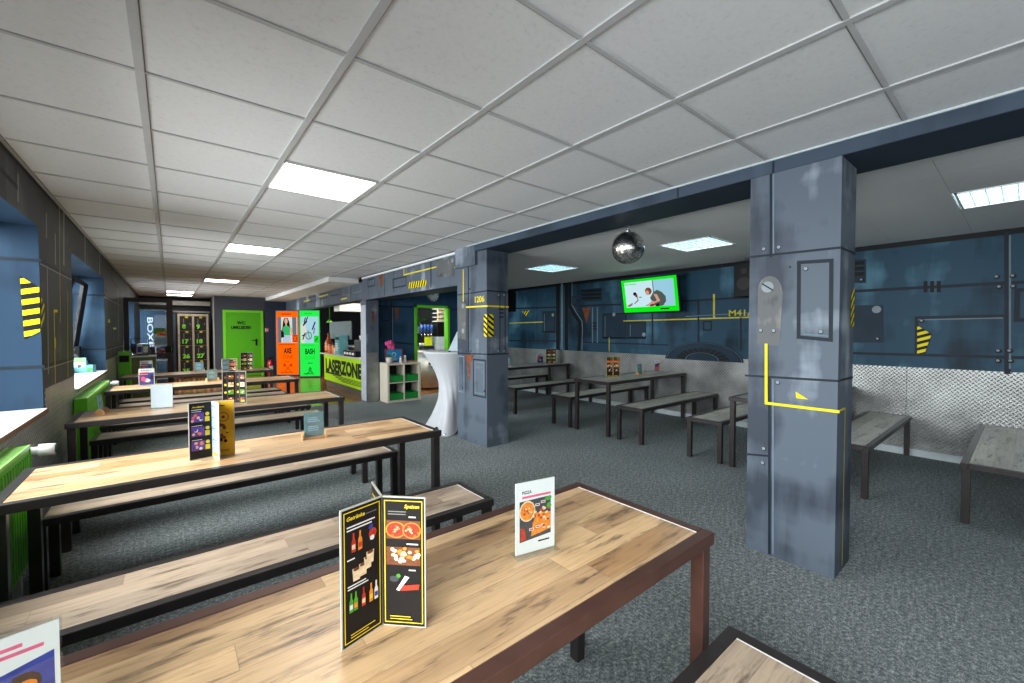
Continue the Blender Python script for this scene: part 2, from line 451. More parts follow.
# seam across the beam above the pillar
bm.canvas((XB, 0, 0), (0, -1, 0), (0, 0, 1), .0015)
for y in (1.0, 1.62): bm.line([(-y, 2.362), (-y, 2.43)], .012, LINE)
struct('beam', bm, 'blue grey painted ceiling beam over the two square pillars', 'beam')
X2 = 2.93
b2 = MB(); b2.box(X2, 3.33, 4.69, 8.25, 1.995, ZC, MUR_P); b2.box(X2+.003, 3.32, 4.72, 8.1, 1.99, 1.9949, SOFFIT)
b2.canvas((X2, 0, 0), (0, -1, 0), (0, 0, 1), .002)
def C2(px, py): y, z = YZ(px, py, X2); return (-y, z)
b2.line([C2(404, 266), C2(404, 275), C2(436, 267)], .018, YEL)
b2.line([C2(455, 267.5), C2(463.3, 265.4), C2(463.3, 279.5)], .018, YEL)
b2.line([C2(431, 258), C2(431, 287)], .025, LINE); b2.line([C2(394, 268), C2(394, 292)], .02, LINE); b2.line([C2(384.5, 272), C2(384.5, 295)], .02, LINE)
b2.frame(*C2(393, 288), *C2(406, 276.5), .02, LINE); b2.frame(*C2(368, 287), *C2(374.5, 278.5), .025, LINE)
b2.poly([C2(436, 277.5), C2(437, 262), C2(455, 257), C2(454, 276)], RECESS)
b2.up(); b2.disc(*C2(452.5, 260.5), .03, RIV)
b2.poly([C2(379, 273.5), C2(383, 272.5), C2(382.5, 284), C2(381, 289), C2(379.8, 283)], RUST)
h0, h1, h2, h3 = C2(409, 289), C2(426.5, 286), C2(426.5, 279.5), C2(409, 282.5)
b2.hazard([h0, h1, h2, h3], 8, ang=1.15)
struct('beam', b2, 'deep mural beam with yellow lines and a hazard strip above the bar table', 'beam')
b3 = MB(); b3.box(2.95, 3.2, 8.25, YF, 2.015, ZC-.101, MUR_P)
b3.canvas((2.95, 0, 0), (0, -1, 0), (0, 0, 1), .002)
def C3(px, py): y, z = YZ(px, py, 2.95); return (-y, z)
for a in ((353, 293, 361, 283), (343, 295.5, 349.5, 286)): b3.frame(*C3(a[0], a[1]), *C3(a[2], a[3]), .025, LINEL)
for a in ((331, 296, 339, 288), (320, 299, 327, 293), (309, 302, 316, 296)): b3.frame(*C3(a[0], a[1]), *C3(a[2], a[3]), .025, LINE)
b3.line([C3(341, 299.5), C3(347, 298)], .03, YEL); b3.line([C3(319, 297), C3(328, 294.5)], .03, YELD); b3.line([C3(304, 301.5), C3(310, 300)], .04, YELD)
for x in (350.5, 341, 329, 318, 305): b3.line([C3(x, 279+(362-x)*.28), C3(x, 301+(362-x)*.12)], .02, LINE)
struct('beam', b3, 'worn mural beam above the serving counter', 'beam')

# pillar between the side room and the tables -------------------------------
def pillar_face(px, py): y, z = YZ(px, py, XB); return (-y, z)
p1 = MB(); p1.box(XB, 3.175, .66, 1.127, 0, 2.3565, MUR_P)
p1.canvas((XB, 0, 0), (0, -1, 0), (0, 0, 1), .0015)
C = pillar_face
p1.line([C(771, 175), C(771, 256)], .014, LINE); p1.line([C(773.5, 175), C(773.5, 254)], .008, LINEL)
p1.line([C(746, 257.5), C(839, 247.7)], .013, LINE); p1.line([C(746, 375.5), C(837.5, 381)], .013, LINE)
p1.line([C(769.5, 378), C(769.5, 553)], .016, LINE); p1.line([C(773, 380), C(773, 553)], .008, LINEL); p1.line([C(746, 454), C(769, 456)], .012, LINE)
# hatch outline
o = [C(799, 262.5), C(831.5, 260.5), C(830.8, 340), C(798.6, 337)]
p1.line(o+[o[0]], .02, LINE)
p1.line([C(803, 334), C(827.5, 336)], .006, LINEL)
# keyhole-shaped recess
c0 = C(771, 290); pts = [C(758.5, 332), C(760, 290)]
pts = [C(757.5, 344), C(758, 292)]+[C(770+12*math.cos(a), 290-14*math.sin(a)) for a in [PI*(1-k/8) for k in range(9)]]+[C(783, 292), C(779.5, 346)]
p1.poly(pts, RECESS); p1.up(2)
p1.disc(*C(767.6, 287), .034, RIV); p1.up(); p1.line([C(762.6, 284), C(772.6, 290)], .008, LINE)
for q in ((764, 249.3), (779, 247.5), (806, 269), (821, 332), (761, 330.6), (774, 331), (778, 382.7), (764, 448.7), (763, 463)):
    p1.disc(*C(*q), .0125, LINE); p1.up(); p1.disc(C(*q)[0]-.001, C(*q)[1]+.002, .0095, RIV)
p1.disc(*C(790.4, 267), .006, LINE)
p1.line([C(766.5, 345), C(766.5, 403), C(838, 411.5)], .016, YEL)
p1.poly([C(796, 391.5), C(809, 399.5), C(796.6, 398)], YEL)
# face towards the camera side
Yp = .66
def D(px, py): p = P(px, py, Y=Yp); return (p.x, p.z)
p1.canvas((0, Yp, 0), (1, 0, 0), (0, 0, 1), .0015)
zs = C(838, 411.5)[1]
p1.line([(2.872, zs), (3.02, zs), (3.02, .03)], .012, YELD)
p1.line([(2.872, C(839, 247.7)[1]), (3.173, C(839, 247.7)[1])], .013, LINE); p1.line([(2.872, C(837.5, 381)[1]), (3.173, C(837.5, 381)[1])], .013, LINE)
p1.hazard([(3.10, 1.42), (3.173, 1.42), (3.173, 1.66), (3.10, 1.61)], 5, ang=.7)
struct('pillar', p1, 'blue grey mural pillar with a yellow right-angle line and hatch outline', 'pillar', bevel=.0)

p2 = MB(); XP = 2.915; p2.box(XP, 3.237, 4.055, 4.71, 0, 2.359, MUR_P)
p2.box(XB+.01, XP+.02, 4.25, 4.71, 2.2, ZC, MUR_P)
p2.canvas((XP, 0, 0), (0, -1, 0), (0, 0, 1), .002)
def C(px, py): y, z = YZ(px, py, XP); return (-y, z)
p2.line([C(458, 295), C(487, 290.8)], .016, LINE); p2.line([C(458, 353.2), C(487, 354.3)], .016, LINE)
p2.line([C(468.5, 262), C(468.5, 351)], .02, LINE); p2.line([C(470, 262), C(470, 351)], .012, LINEL)
p2.line([C(466, 307.2), C(487.3, 306)], .018, YEL); p2.line([C(463.4, 270), C(463.4, 301)], .018, YEL)
p2.text('1206', *C(475, 302.5), .075, YEL, bold=.02, width=.2)
pts = [C(458, 338), C(458, 305), C(460, 302.5), C(464, 302.5), C(466, 305), C(465.8, 340)]
p2.poly(pts, RECESS); p2.up()
for q in ((463, 306), (463, 331)): p2.disc(*C(*q), .032, RIV)
p2.frame(*C(458.6, 391), *C(464, 356.5), .018, LINEL); p2.frame(*C(473.6, 395), *C(485.6, 360.5), .018, LINE); p2.frame(*C(475.4, 392.5), *C(484, 363), .012, LINEL)
p2.poly([C(464.7, 355), C(474, 355), C(470.6, 364), C(470.2, 380), C(468.6, 380), C(467.6, 363)], RUST)
for q in ((470, 289), (466.6, 351), (471, 351), (484.5, 391), (462.8, 388)): p2.disc(*C(*q), .014, LINE)
p2.hazard([C(484, 336.5), C(487.3, 336.8), C(487.3, 314), C(484, 314.5)], 5, ang=-.6)
p2.canvas((0, 4.055, 0), (1, 0, 0), (0, 0, 1), .002)
def D(px, py): p = P(px, py, Y=4.055); return (p.x, p.z)
p2.line([D(487.8, 290.7), D(508, 292.4)], .016, LINE); p2.line([D(487.8, 354.3), D(508, 353.7)], .016, LINE)
p2.line([D(487.8, 306), D(508, 307)], .018, YEL)
for x in (499.8, 505): p2.line([D(x, 293.5), D(x, 352)], .012, LINE)
for y in (309.5, 313, 317): p2.line([D(499.5, y), D(503, y)], .016, LINE)
for q in ((498.5, 295), (504, 295), (498, 351), (504, 351)): p2.disc(*D(*q), .012, RIV)
p2.hazard([D(487.8, 336.8), D(493.5, 337), D(493.5, 314.4), D(487.8, 314)], 5, ang=-.6)
struct('pillar', p2, 'mural pillar marked 1206 with rust stains beside the white bar table', 'pillar')

p3 = MB(); p3.box(2.955, 3.2, 8.11, 8.42, 0, 1.996, MUR_P)
p3.canvas((0, 8.11, 0), (1, 0, 0), (0, 0, 1), .002)
p3.poly([(3.06, 1.78), (3.12, 1.78), (3.105, 1.6), (3.09, 1.52), (3.075, 1.6)], RUST)
p3.box(2.96, 3.19, .003, .97, 0, .003, TREAD)
p3.reset(); p3.box(2.951, 2.955, 8.13, 8.40, .02, 1.9, M('pale_post_side', (176, 182, 190), .45))  # thin paler sheet on one side of the post
struct('pillar', p3, 'slim grey pillar between the shelf unit and the counter', 'pillar')

# right wall with mural and tread plate -------------------------------------
wr = MB(); wr.box(XR, XR+.15, YB, YREC+.2, 0, ZR+.2, MUR_R)
def W(px, py): y, z = YZ(px, py, XR); return (-y, z)
wr.canvas((XR, 0, 0), (0, -1, 0), (0, 0, 1), .002)
wr.rect(-YREC, ZR-.055, -YB, ZR, BLK)
L_ = lambda *q, w=.03, m=LINE: wr.line([W(*p) for p in q], w, m)
L_((510, 308.6), (556, 307.2)); L_((570, 306), (621, 304.4)); L_((679, 301.5), (748, 297.3)); L_((510, 340.5), (556, 341)); L_((580, 342), (668, 345), w=.02)
L_((537, 284), (537, 348), w=.012)
for x, w in ((558, .11), (566.5, .09)): L_((x, 282), (x, 350), w=w, m=BLK)
L_((562, 282), (562, 350), w=.05, m=LINEL)
L_((569.8, 281), (569.8, 306), (574, 314), (579.5, 322), (580, 329), (579, 350), w=.075, m=BLK)
L_((572.2, 282), (572.2, 305), (576, 312), (582, 321), (582.5, 329), (582, 350), w=.02, m=LINEL)
wr.frame(*W(572.5, 304.5), *W(576, 296.5), .02, LINE)
wr.up(); wr.rect(*W(580.5, 302), *W(602, 287.5), PANELD); wr.up()
for y in (291, 294.8, 298.4): L_((582.5, y), (600.2, y-.6), w=.04, m=BLK)
wr.poly([W(582, 308), W(591, 307.5), W(588.5, 316), W(586.5, 324), W(584, 314)], RUST)
L_((592.6, 308), (592.6, 342), w=.03, m=LINEL); L_((597.5, 308), (597.5, 342), w=.03, m=LINEL)
for y in (323, 326, 329): L_((593.5, y), (596.5, y), w=.03)
def rpan(a, b, c, d):
    wr.up(); x0, y0 = W(a, d); x1, y1 = W(c, b); wr.rect(x0, y0, x1, y1, PANELD); wr.frame(x0, y0, x1, y1, .03, LINE)
    wr.up(); wr.line([(x0+.05, y0+.03), (x0+.05, y1-.05)], .012, LINEL)
rpan(603, 313.5, 626, 338); rpan(628, 322, 645.5, 338); rpan(543, 311.5, 555, 332)
wr.up()
for q in ((614, 314.5), (644, 334.5), (553, 315)): wr.disc(*W(*q), .035, RIV)
L_((510, 323.2), (543, 322), w=.022, m=YELD); L_((624, 321), (749, 317.3), w=.02, m=YELD); L_((714.2, 295), (714.2, 318), w=.03, m=YELD); L_((609.4, 338), (609.4, 351), w=.02, m=YELD)
wr.hazard([W(522, 311.6), W(530, 310.6), W(526.6, 316.5)], 3, ang=.8)
L_((652.6, 303), (652.6, 345)); L_((698.6, 300.5), (698.6, 348)); L_((686, 316.5), (748, 313), w=.012, m=LINEL); L_((741, 318), (741, 350), w=.02)
wr.frame(*W(703.6, 330), *W(711.4, 321.5), .025, LINE)
wr.text('M41A', *W(729, 316), .09, YELD, bold=.02, width=.36)
# half-round hatch rising above the tread plate
cx, cz = -3.2, .93
for r0, r1, m in ((0, .62, LINE), (.42, .56, PANELD), (.585, .60, M('painted_dim_highlight', (62, 86, 100), .5, spec=.15)), (.25, .27, M('painted_dim_highlight')), (.0, .22, PANELD)):
    wr.up(); wr.ring(cx, cz, r0, r1, m, 28, 0, PI, ry=.46)
for k in range(1, 12):
    a = PI*k/12; wr.line([(cx+.3*math.cos(a), cz+.3*.46*math.sin(a)), (cx+.4*math.cos(a), cz+.4*.46*math.sin(a))], .02, BLK)
# panels to the right of the near pillar
L_((848, 291.6), (1040, 281.2), w=.032); L_((848, 353), (1040, 358), w=.028); L_((1007.4, 234), (1007.4, 372), w=.04); L_((1010, 236), (1010, 368), w=.014, m=LINEL)
for x in (925.6, 932.2, 938.8): L_((x, 282.5), (x, 291), w=.03, m=BLK)
L_((916.6, 352), (916.6, 317.6), (1004, 315.8), w=.028); L_((919, 319.8), (1002, 318), w=.012, m=LINEL)
wr.frame(*W(1016.5, 320), *W(1040, 289), .035, LINE)
wr.up(); wr.poly([W(850, 342.5), W(850, 305.5), W(883, 305), W(883, 342.5)], PANELD); wr.poly([W(850, 283), W(850, 260), W(866, 259), W(866, 283)], PANELD)
wr.up()
for y in (263.5, 269, 274.5): L_((852, y), (862, y-.5), w=.045, m=BLK)
wr.disc(*W(876.7, 309.5), .042, RIV)
for q in ((997, 277), (1013, 276), (999.5, 287), (1013.5, 286.5), (998.5, 351), (1009.8, 351), (998.5, 361), (1010.8, 361), (861.8, 280), (878, 339), (922, 321)):
    wr.disc(*W(*q), .022, BLK); wr.up(); wr.disc(W(*q)[0]-.004, W(*q)[1]+.005, .012, RIV)
wr.hazard([W(917.4, 353.4), W(924.8, 353.4), W(931.8, 334.2), W(917.4, 325.4)], 5, ang=.35)
# tread plate dado in sheets
wr.reset()
ys = [YB, -.9, .85, 2.45, 4.2, 5.6, 6.9, YREC]
for a, b in zip(ys[:-1], ys[1:]): wr.box(XR-.006, XR, a+.002, b-.002, .075, .985, TREAD)
struct('wall_right', wr, 'teal painted machine mural wall above a metal tread plate dado', 'wall')
sk = MB(); sk.box(XR-.022, XR-.0065, YB, YREC, 0, .075, SKIRT)
struct('baseboard_right', sk, 'pale skirting strip under the tread plate', 'skirting')

# window wall with niches ----------------------------------------------------
NZ0, NZ1, XO = .852, 2.14, -1.12
NI = [(-1.75, .70), (1.93, 4.405), (5.65, 8.16), (11.6, 14.4)]  # the last niche is added to bring daylight to the far end
wl = MB()
wl.box(XO, XL, YB, YK+.2, 0, NZ0-.03, MUR_L)
wl.box(XO, XL, YB, YK+.2, NZ1, ZC+.1, MUR_L)
ed = [YB]+[v for n in NI for v in n]+[YK+.2]
for a, b in zip(ed[0::2], ed[1::2]): wl.box(XO, XL, a, b, NZ0-.03, NZ1, MUR_L)
for a, b in NI:       # painted reveals
    wl.box(XO, XL-.001, b-.004, b+.0005, NZ0, NZ1, NICHE); wl.box(XO, XL-.001, a-.0005, a+.004, NZ0, NZ1, NICHE)
    wl.box(XO, XL-.001, a, b, NZ1-.004, NZ1+.0005, NICHE)
# tread plate dado on this side
wl.box(XL, XL+.005, YB, 10.9, .06, NZ0-.032, TREAD)
for a, b in ((.74, 1.90), (4.44, 5.61), (8.20, 10.9)): wl.box(XL, XL+.005, a, b, NZ0-.031, .985, TREAD)
wl.canvas((XL, 0, 0), (0, 1, 0), (0, 0, 1), .002)
def W(px, py): y, z = YZ(px, py, XL); return (y, z)
L_ = lambda *q, w=.03, m=LINE: wl.line([W(*p) for p in q], w, m)
wl.line([(-2, ZC-.02), (YK, ZC-.02)], .03, BLK)
z1 = W(40, 261)[1]; z2 = W(42, 367)[1]
for a, b in ((.70, 1.93), (4.405, 5.65), (8.16, 10.9)):
    wl.line([(a+.01, z1), (b-.01, z1)], .024, BLK); wl.line([(a+.01, z2), (b-.01, z2)], .024, BLK); wl.line([(a+.01, z1-.02), (b-.01, z1-.02)], .010, LINEG); wl.line([(a+.01, z2-.02), (b-.01, z2-.02)], .010, LINEG)
L_((47, 268), (48, 372), w=.03, m=LINEG); L_((63.5, 213), (63.5, 262), w=.06, m=LINEG); L_((55, 236), (55, 262), w=.04, m=LINEG); L_((46, 215), (46, 236), w=.03, m=LINEG)
L_((84.8, 236), (84.8, 262), w=.06, m=LINEG); L_((99.5, 252), (99.5, 272), w=.07, m=LINEG)
L_((59, 205), (60, 322), w=.02, m=YELD); L_((57, 311), (53.6, 311), (55, 382), w=.022, m=YEL); L_((67.3, 292), (67.6, 376), w=.022, m=YELD); L_((54.8, 340), (54.8, 346), w=.04, m=YEL)
L_((17.5, 176), (17.5, 200), w=.025, m=LINEG); L_((0, 169), (16.5, 187), w=.03, m=BLK); L_((15.5, 160), (15.5, 186), w=.02, m=BLK)
for y in (277, 283, 288.5): wl.up(); wl.disc(*W(48.4, y), .016, BLK)
L_((111, 278), (117, 287), w=.05, m=BLK); L_((112.6, 300), (112.6, 362), w=.08, m=BLK); L_((108, 321), (109.5, 321), w=.05, m=YEL); L_((113, 328.5), (116, 328.5), w=.03, m=YEL)
L_((118, 300), (118, 340), w=.05, m=LINEG)
wl.up(); wl.hazard([W(40.3, 331), W(43, 322), W(44.3, 307), W(40.3, 296)], 3, ang=.6)
# reveal of the second niche: seams and warning stripes
for yr in (NI[0][1], NI[1][1], NI[2][1]):
    wl.canvas((0, yr-.004, 0), (1, 0, 0), (0, 0, 1), .002)
    wl.line([(XO+.02, z1), (XL, z1)], .02, LINE); wl.line([(XO+.02, z2), (XL, z2)], .022, LINE)
    if yr == NI[1][1]:
        D = lambda px, py: (lambda p: (p.x, p.z))(P(px, py, Y=yr-.004))
        wl.up(); wl.hazard([D(24.5, 339.5), D(40.2, 331.2), D(39.3, 287.5), D(20, 276)], 6, ang=.25)
struct('wall_left', wl, 'dark machine mural wall with deep blue grey window niches', 'wall')
for k, (a, b) in enumerate(NI):
    wn = MB(); XW = XO+.01; fr = M('window_frame_dark', (40, 44, 50), .4)
    for (ya, yb, za, zb) in ((a, b, NZ0, NZ0+.06), (a, b, NZ1-.06, NZ1), (a, a+.06, NZ0, NZ1), (b-.06, b, NZ0, NZ1), ((a+b)/2-.04, (a+b)/2+.04, NZ0, NZ1)):
        wn.box(XW, XW+.06, ya+.003, yb-.003, za+.001, zb-.003, fr)
    w = struct('window_%d' % (k+1), wn, 'dark framed window in the %s blue grey wall niche from the first table' % ['nearest', 'second', 'third', 'last, added'][k], 'window')
    g = MB(); g.box(XW+.025, XW+.029, a+.05, b-.05, NZ0+.05, NZ1-.05, GLASS); g.build('pane', w)['kind'] = 'structure'
    s = MB(); s.box(XO+.001, XL+.02, a+.005, b-.005, NZ0-.03, NZ0, M('pale_stone_sill', (206, 208, 206), .3, 0, .06, 6)); s.box(XL+.0205, XL+.024, a+.005, b-.005, NZ0-.03, NZ0-.002, M('brown_sill_edge', (120, 84, 58), .5))
    s.build('window_sill', w)['kind'] = 'structure'
    if k == 2:
        t_ = MB(); yb = b-.1; ya = b-1.15
        def sash(z): return XW+.075+(z-NZ0-.06)*.135
        for (p, q, r) in ((((ya), NZ0+.07), ((yb), NZ0+.07), .025), ((ya, NZ1-.11), (yb, NZ1-.11), .025), ((ya, NZ0+.07), (ya, NZ1-.11), .025), ((yb, NZ0+.07), (yb, NZ1-.11), .03)):
            t_.cyl((sash(p[1]), p[0], p[1]), (sash(q[1]), q[0], q[1]), r*1.3, M('sash_black', (22, 24, 28), .6, spec=.2), 4, smooth=False)
        t_.quad((sash(NZ0+.08), ya, NZ0+.08), (sash(NZ0+.08), yb, NZ0+.08), (sash(NZ1-.12), yb, NZ1-.12), (sash(NZ1-.12), ya, NZ1-.12), GLASS)
        t_.build('tilted_sash', w)['kind'] = 'structure'

# end walls -------------------------------------------------------------------
wb = MB()
for q in ((-1.12, -.62, 0, ZC+.1), (2.42, XR+.15, 0, ZC+.1), (-.62, 2.42, 0, .44), (-.62, 2.42, 2.16, ZC+.1)): wb.box(q[0], q[1], YB-.15, YB, q[2], q[3], MUR_L)
struct('wall_back', wb, 'dark wall with an added wide window behind the first tables', 'wall')
wn = MB()  # window added behind the view to bring in more daylight
for x in (-.61, .38, 1.38, 2.35): wn.box(x, x+.06, YB-.1, YB-.04, .445, 2.155, DKGREY)
wn.box(-.55, 2.35, YB-.1, YB-.04, .445, .5, DKGREY); wn.box(-.55, 2.35, YB-.1, YB-.04, 2.1, 2.155, DKGREY)
struct('window_4', wn, 'added wide dark framed window in the unseen end wall', 'window')
wf = MB(); wf.box(1.03, 6.4, YF, YF+.12, 0, ZC+.1, ANTH); wf.box(2.345, 2.94, YF-.004, YF, 0, ZC-.1, NAVYW)
wf.box(1.03, 1.15, YF+.12, YK, 0, ZC, ANTH)
wf.box(1.0, 1.03, YF-.012, YF+.13, 0, ZC-.004, M('pale_corner_bead', (150, 148, 142), .5))
struct('wall_far', wf, 'anthracite end wall around the green door', 'wall')
wk = MB(); wk.box(-1.12, 1.15, YK, YK+.12, 0, ZC+.1, ANTH)
wk.box(-.7, .14, YK-.006, YK, 0, 1.95, M('blue_grey_corridor_paint', (112, 134, 150), .6)); wk.box(-.7, 1.02, YK-.3, YK, 2.2, 2.33, M('pale_duct', (206, 204, 196), .5)); wk.box(-.7, 1.02, YK-.02, YK, 1.98, 2.03, PAINTW)
struct('wall_corridor', wk, 'dark corridor wall behind the lockers with pale ledges', 'wall')
wc = MB()
DX0, DX1, DZ = 4.01, 4.86, 1.945
wc.box(3.2, DX0, YREC, YREC+.12, 0, ZC, MUR_B); wc.box(DX1, XR+.15, YREC, YREC+.12, 0, ZC, MUR_B); wc.box(DX0, DX1, YREC, YREC+.12, DZ, ZC, MUR_B)
wc.canvas((0, YREC, 0), (1, 0, 0), (0, 0, 1), .002)
D = lambda px, py: (lambda p: (p.x, p.z))(P(px, py, Y=YREC))
L_ = lambda *q, w=.03, m=LINE: wc.line([D(*p) for p in q], w, m)
L_((378.8, 306), (412, 307)); L_((391.5, 297), (391.5, 342)); L_((383, 341.5), (412, 344)); L_((450, 310), (457, 309.6), w=.02); L_((392.6, 308), (392.6, 341), w=.014, m=LINEL)
wc.frame(*D(382, 320.5), *D(389, 308.5), .025, LINE)
for x in (397,): wc.poly([D(x-2.6, 308), D(x+2, 308), D(x+.8, 316), D(x-.4, 323), D(x-1.6, 315)], RUST)
wc.poly([D(375.4, 307), D(378.4, 307), D(377.5, 315), D(376.9, 321), D(376.2, 315)], RUST)
struct('wall_recess', wc, 'dark blue mural wall with the lime framed doorway', 'wall')
dr = MB()
for (a, b, c, d) in ((DX0, DX0+.055, 0, DZ), (DX1-.055, DX1, 0, DZ), (DX0, DX1, DZ-.055, DZ)): dr.box(a, b, YREC-.03, YREC+.13, c, d, GREEN)
struct('door_1', dr, 'lime green frame of the open doorway to the kitchen', 'doorway')
# kitchen and bar shell behind
kb = MB(); kb.box(XR, XR+.12, YREC+.1, YF, 0, ZC, ANTH); struct('wall_kitchen', kb, 'dark side wall of the kitchen behind the counter', 'wall')
kc = MB(); kc.box(3.2, XR, YREC+.12, YF, 2.42, 2.5, M('kitchen_ceiling', (120, 122, 124), .8)); struct('ceiling_kitchen', kc, 'plain grey kitchen ceiling', 'ceiling')

# ------------------------------------------------------------------ lamps
def ceiling_light(loc, label, louvre, group, e):
    t = thing('ceiling_light', label, 'ceiling light', loc, 0, group)
    f = MB(); S = .298
    for q in ((-S, S, -S, -S+.012), (-S, S, S-.012, S), (-S, -S+.012, -S, S), (S-.012, S, -S, S)): f.box(q[0], q[1], q[2], q[3], -.003, .03, WPLAST)
    f.build('frame', t)
    d = MB(); d.box(-S+.0125, S-.0125, -S+.0125, S-.0125, .004 if not louvre else .035, .012 if not louvre else .04, e); d.build('diffuser', t)
    if louvre:
        l = MB(); lm = M('louvre_metal', (190, 205, 215), .25, .8)
        for k in range(1, 4): x = -S+2*S*k/4; l.box(x-.004, x+.004, -S+.013, S-.013, 0, .03, lm)
        for k in range(1, 8): y = -S+2*S*k/8; l.box(-S+.013, S-.013, y-.002, y+.002, .002, .028, lm)
        l.build('louvre', t)
    return t
E1 = m_emit('panel_light', (255, 252, 246), 9.0); E2 = m_emit('louvre_light', (205, 235, 250), 6.0)
nm = ['large in view above the second table', 'second along the row, above the fourth table', 'third along the row over the wood floor', 'small at the far end before the lockers', 'added in the corridor to brighten the lockers']
for (i, j), n in zip(LT, nm): ceiling_light((CX0+(i+.5)*CELL, CY0+(j+.5)*CELL, ZC), 'flat white ceiling panel light, '+n, False, 'flat panel lights', E1)
nm = ['partly out of frame by the near pillar', 'between the mirror ball and the near pillar', 'beside the far pillar beyond the mirror ball', 'hidden behind the far pillar before the doorway wall']
for (x, y), n in zip(LR, nm): ceiling_light((x+.3125, y+.3125, ZR), 'louvred bluish ceiling light '+n, True, 'louvred lights of the side room', E2)
for (x, y, n) in ((4.5, 8.66, 'over the drinks counter'), (4.1, 11.2, 'over the serving counter')):
    ceiling_light((x, y, 2.415), 'added flat kitchen ceiling light '+n, False, 'added kitchen lights', m_emit('kitchen_fill_light', (255, 246, 232), 40.0))  # lamps added to keep the kitchen from going black

def area(name, loc, rot, sx, sy, w, col):
    l = bpy.data.lights.new(name, 'AREA'); l.shape = 'RECTANGLE'; l.size = sx; l.size_y = sy; l.energy = w; l.color = col
    o = bpy.data.objects.new(name, l); COL.objects.link(o); o.location = loc; o.rotation_euler = rot; return o
for k, (a, b) in enumerate(NI):    # overcast daylight outside each window, facing into the room
    area('daylight', (XO-.12, (a+b)/2, (NZ0+NZ1)/2+.02), (0, -PI/2+.45, 0), NZ1-NZ0, b-a, 160, (.96, .98, 1.0)).data.spread = math.radians(130)
area('daylight', (.9, YB-.25, 1.3), (PI/2+.12, 0, 0), 3.0, 1.7, 10, (1.0, .99, .97))  # unseen fill light outside the added end-wall window
w = bpy.data.worlds.new('overcast'); w.use_nodes = True; SC.world = w
bgn = w.node_tree.nodes['Background']; bgn.inputs[0].default_value = (.86, .93, 1.0, 1); bgn.inputs[1].default_value = 1.0

# ------------------------------------------------------------------ tables and benches
TH, BH = .72, .44
def rect_frame(L, D, z, legs_in, name, label, cat, wood, loc, group, legw=.045, bar=.04, thick=.04, m=None):
    t = thing(name, label, cat, loc, 0, group)
    f = MB(); m = m or FRAME
    f.box(0, L, 0, bar, z-thick, z, m); f.box(0, L, D-bar, D, z-thick, z, m)
    f.box(0, bar, bar, D-bar, z-thick, z, m); f.box(L-bar, L, bar, D-bar, z-thick, z, m)
    for x in (L*.33, L*.67): f.box(x-.02, x+.02, bar, D-bar, z-thick+.002, z-.022, m)
    f.build('frame', t, .003)
    tp = MB(); tp.box(bar+.0015, L-bar-.006, bar+.0015, D-bar-.0015, z-.019, z-.0015, wood)
    tp.box(L-bar-.0058, L-bar-.001, bar+.002, D-bar-.002, z-.019, z-.0008, WHITE)  # white strip painting the line of light at the board end
    tp.build('tabletop' if cat == 'table' else 'seat_board', t)
    i = legs_in
    for (x, y) in ((i, i), (i, D-i-legw), (L-i-legw, i), (L-i-legw, D-i-legw)):
        l = MB(); l.box(x, x+legw, y, y+legw, .004, z-thick-.0005, m); l.box(x+.004, x+legw-.004, y+.004, y+legw-.004, 0, .0045, BLACK)
        l.build('leg', t, .003)
    return t
TX = -.585
TABLES = [(.652, 'long oak-topped table nearest the camera with the pizza sign'),
          (2.513, 'long oak-topped table with a yellow-faced menu and a small grey card in a wooden holder'),
          (4.425, 'long oak-topped table with a blank white sheet stand on it'),
          (6.50, 'fourth long oak table back, its end showing before the orange light box'),
          (8.31, 'furthest long oak table, in front of the green door')]
tb = rect_frame(1.995, .612, TH, .01, 'long_table', TABLES[0][1], 'table', OAK, (TX, TABLES[0][0], 0), 'long tables beside the windows', m=FRAMED)
tb2 = rect_frame(1.995, .612, TH, .01, 'long_table', TABLES[1][1], 'table', OAK, (-.568, TABLES[1][0], 0), 'long tables beside the windows')
for (y, lb), x in zip(TABLES[2:], (-.61, -.585, -.60)): dup(tb2, (x, y, 0), 0, lb)
BX = -.562
BENCH = [(.225, 'oak bench cut by the bottom edge of the photo, in front of the first table'),
         (1.156, 'bench pushed partly under the first table, only one leg showing on the carpet'),
         (1.905, 'oak bench before the second table, wholly visible behind the first table'),
         (3.145, 'oak bench tucked behind the second table, seen under its top'),
         (3.80, 'bench hidden behind the second tabletop, only its legs showing'),
         (5.13, 'oak bench behind the third table, pale seat seen under its top'),
         (5.83, 'dark-looking bench before the fourth table'),
         (7.14, 'bench behind the fourth table'),
         (7.68, 'bench before the furthest table, its end standing clear'),
         (8.96, 'bench behind the furthest table near the wood floor')]
bn = rect_frame(1.96, .372, BH, .008, 'bench', BENCH[0][1], 'bench', OAKB, (BX, BENCH[0][0], 0), 'benches beside the windows')
for y, lb in BENCH[1:]:
    o = dup(bn, (BX+{1.905: .02, 1.156: .06}.get(y, 0), y, 0), 0, lb)
    if y == 1.156: o.scale = (.946, 1, 1)    # a slightly shorter bench that fits between the table legs
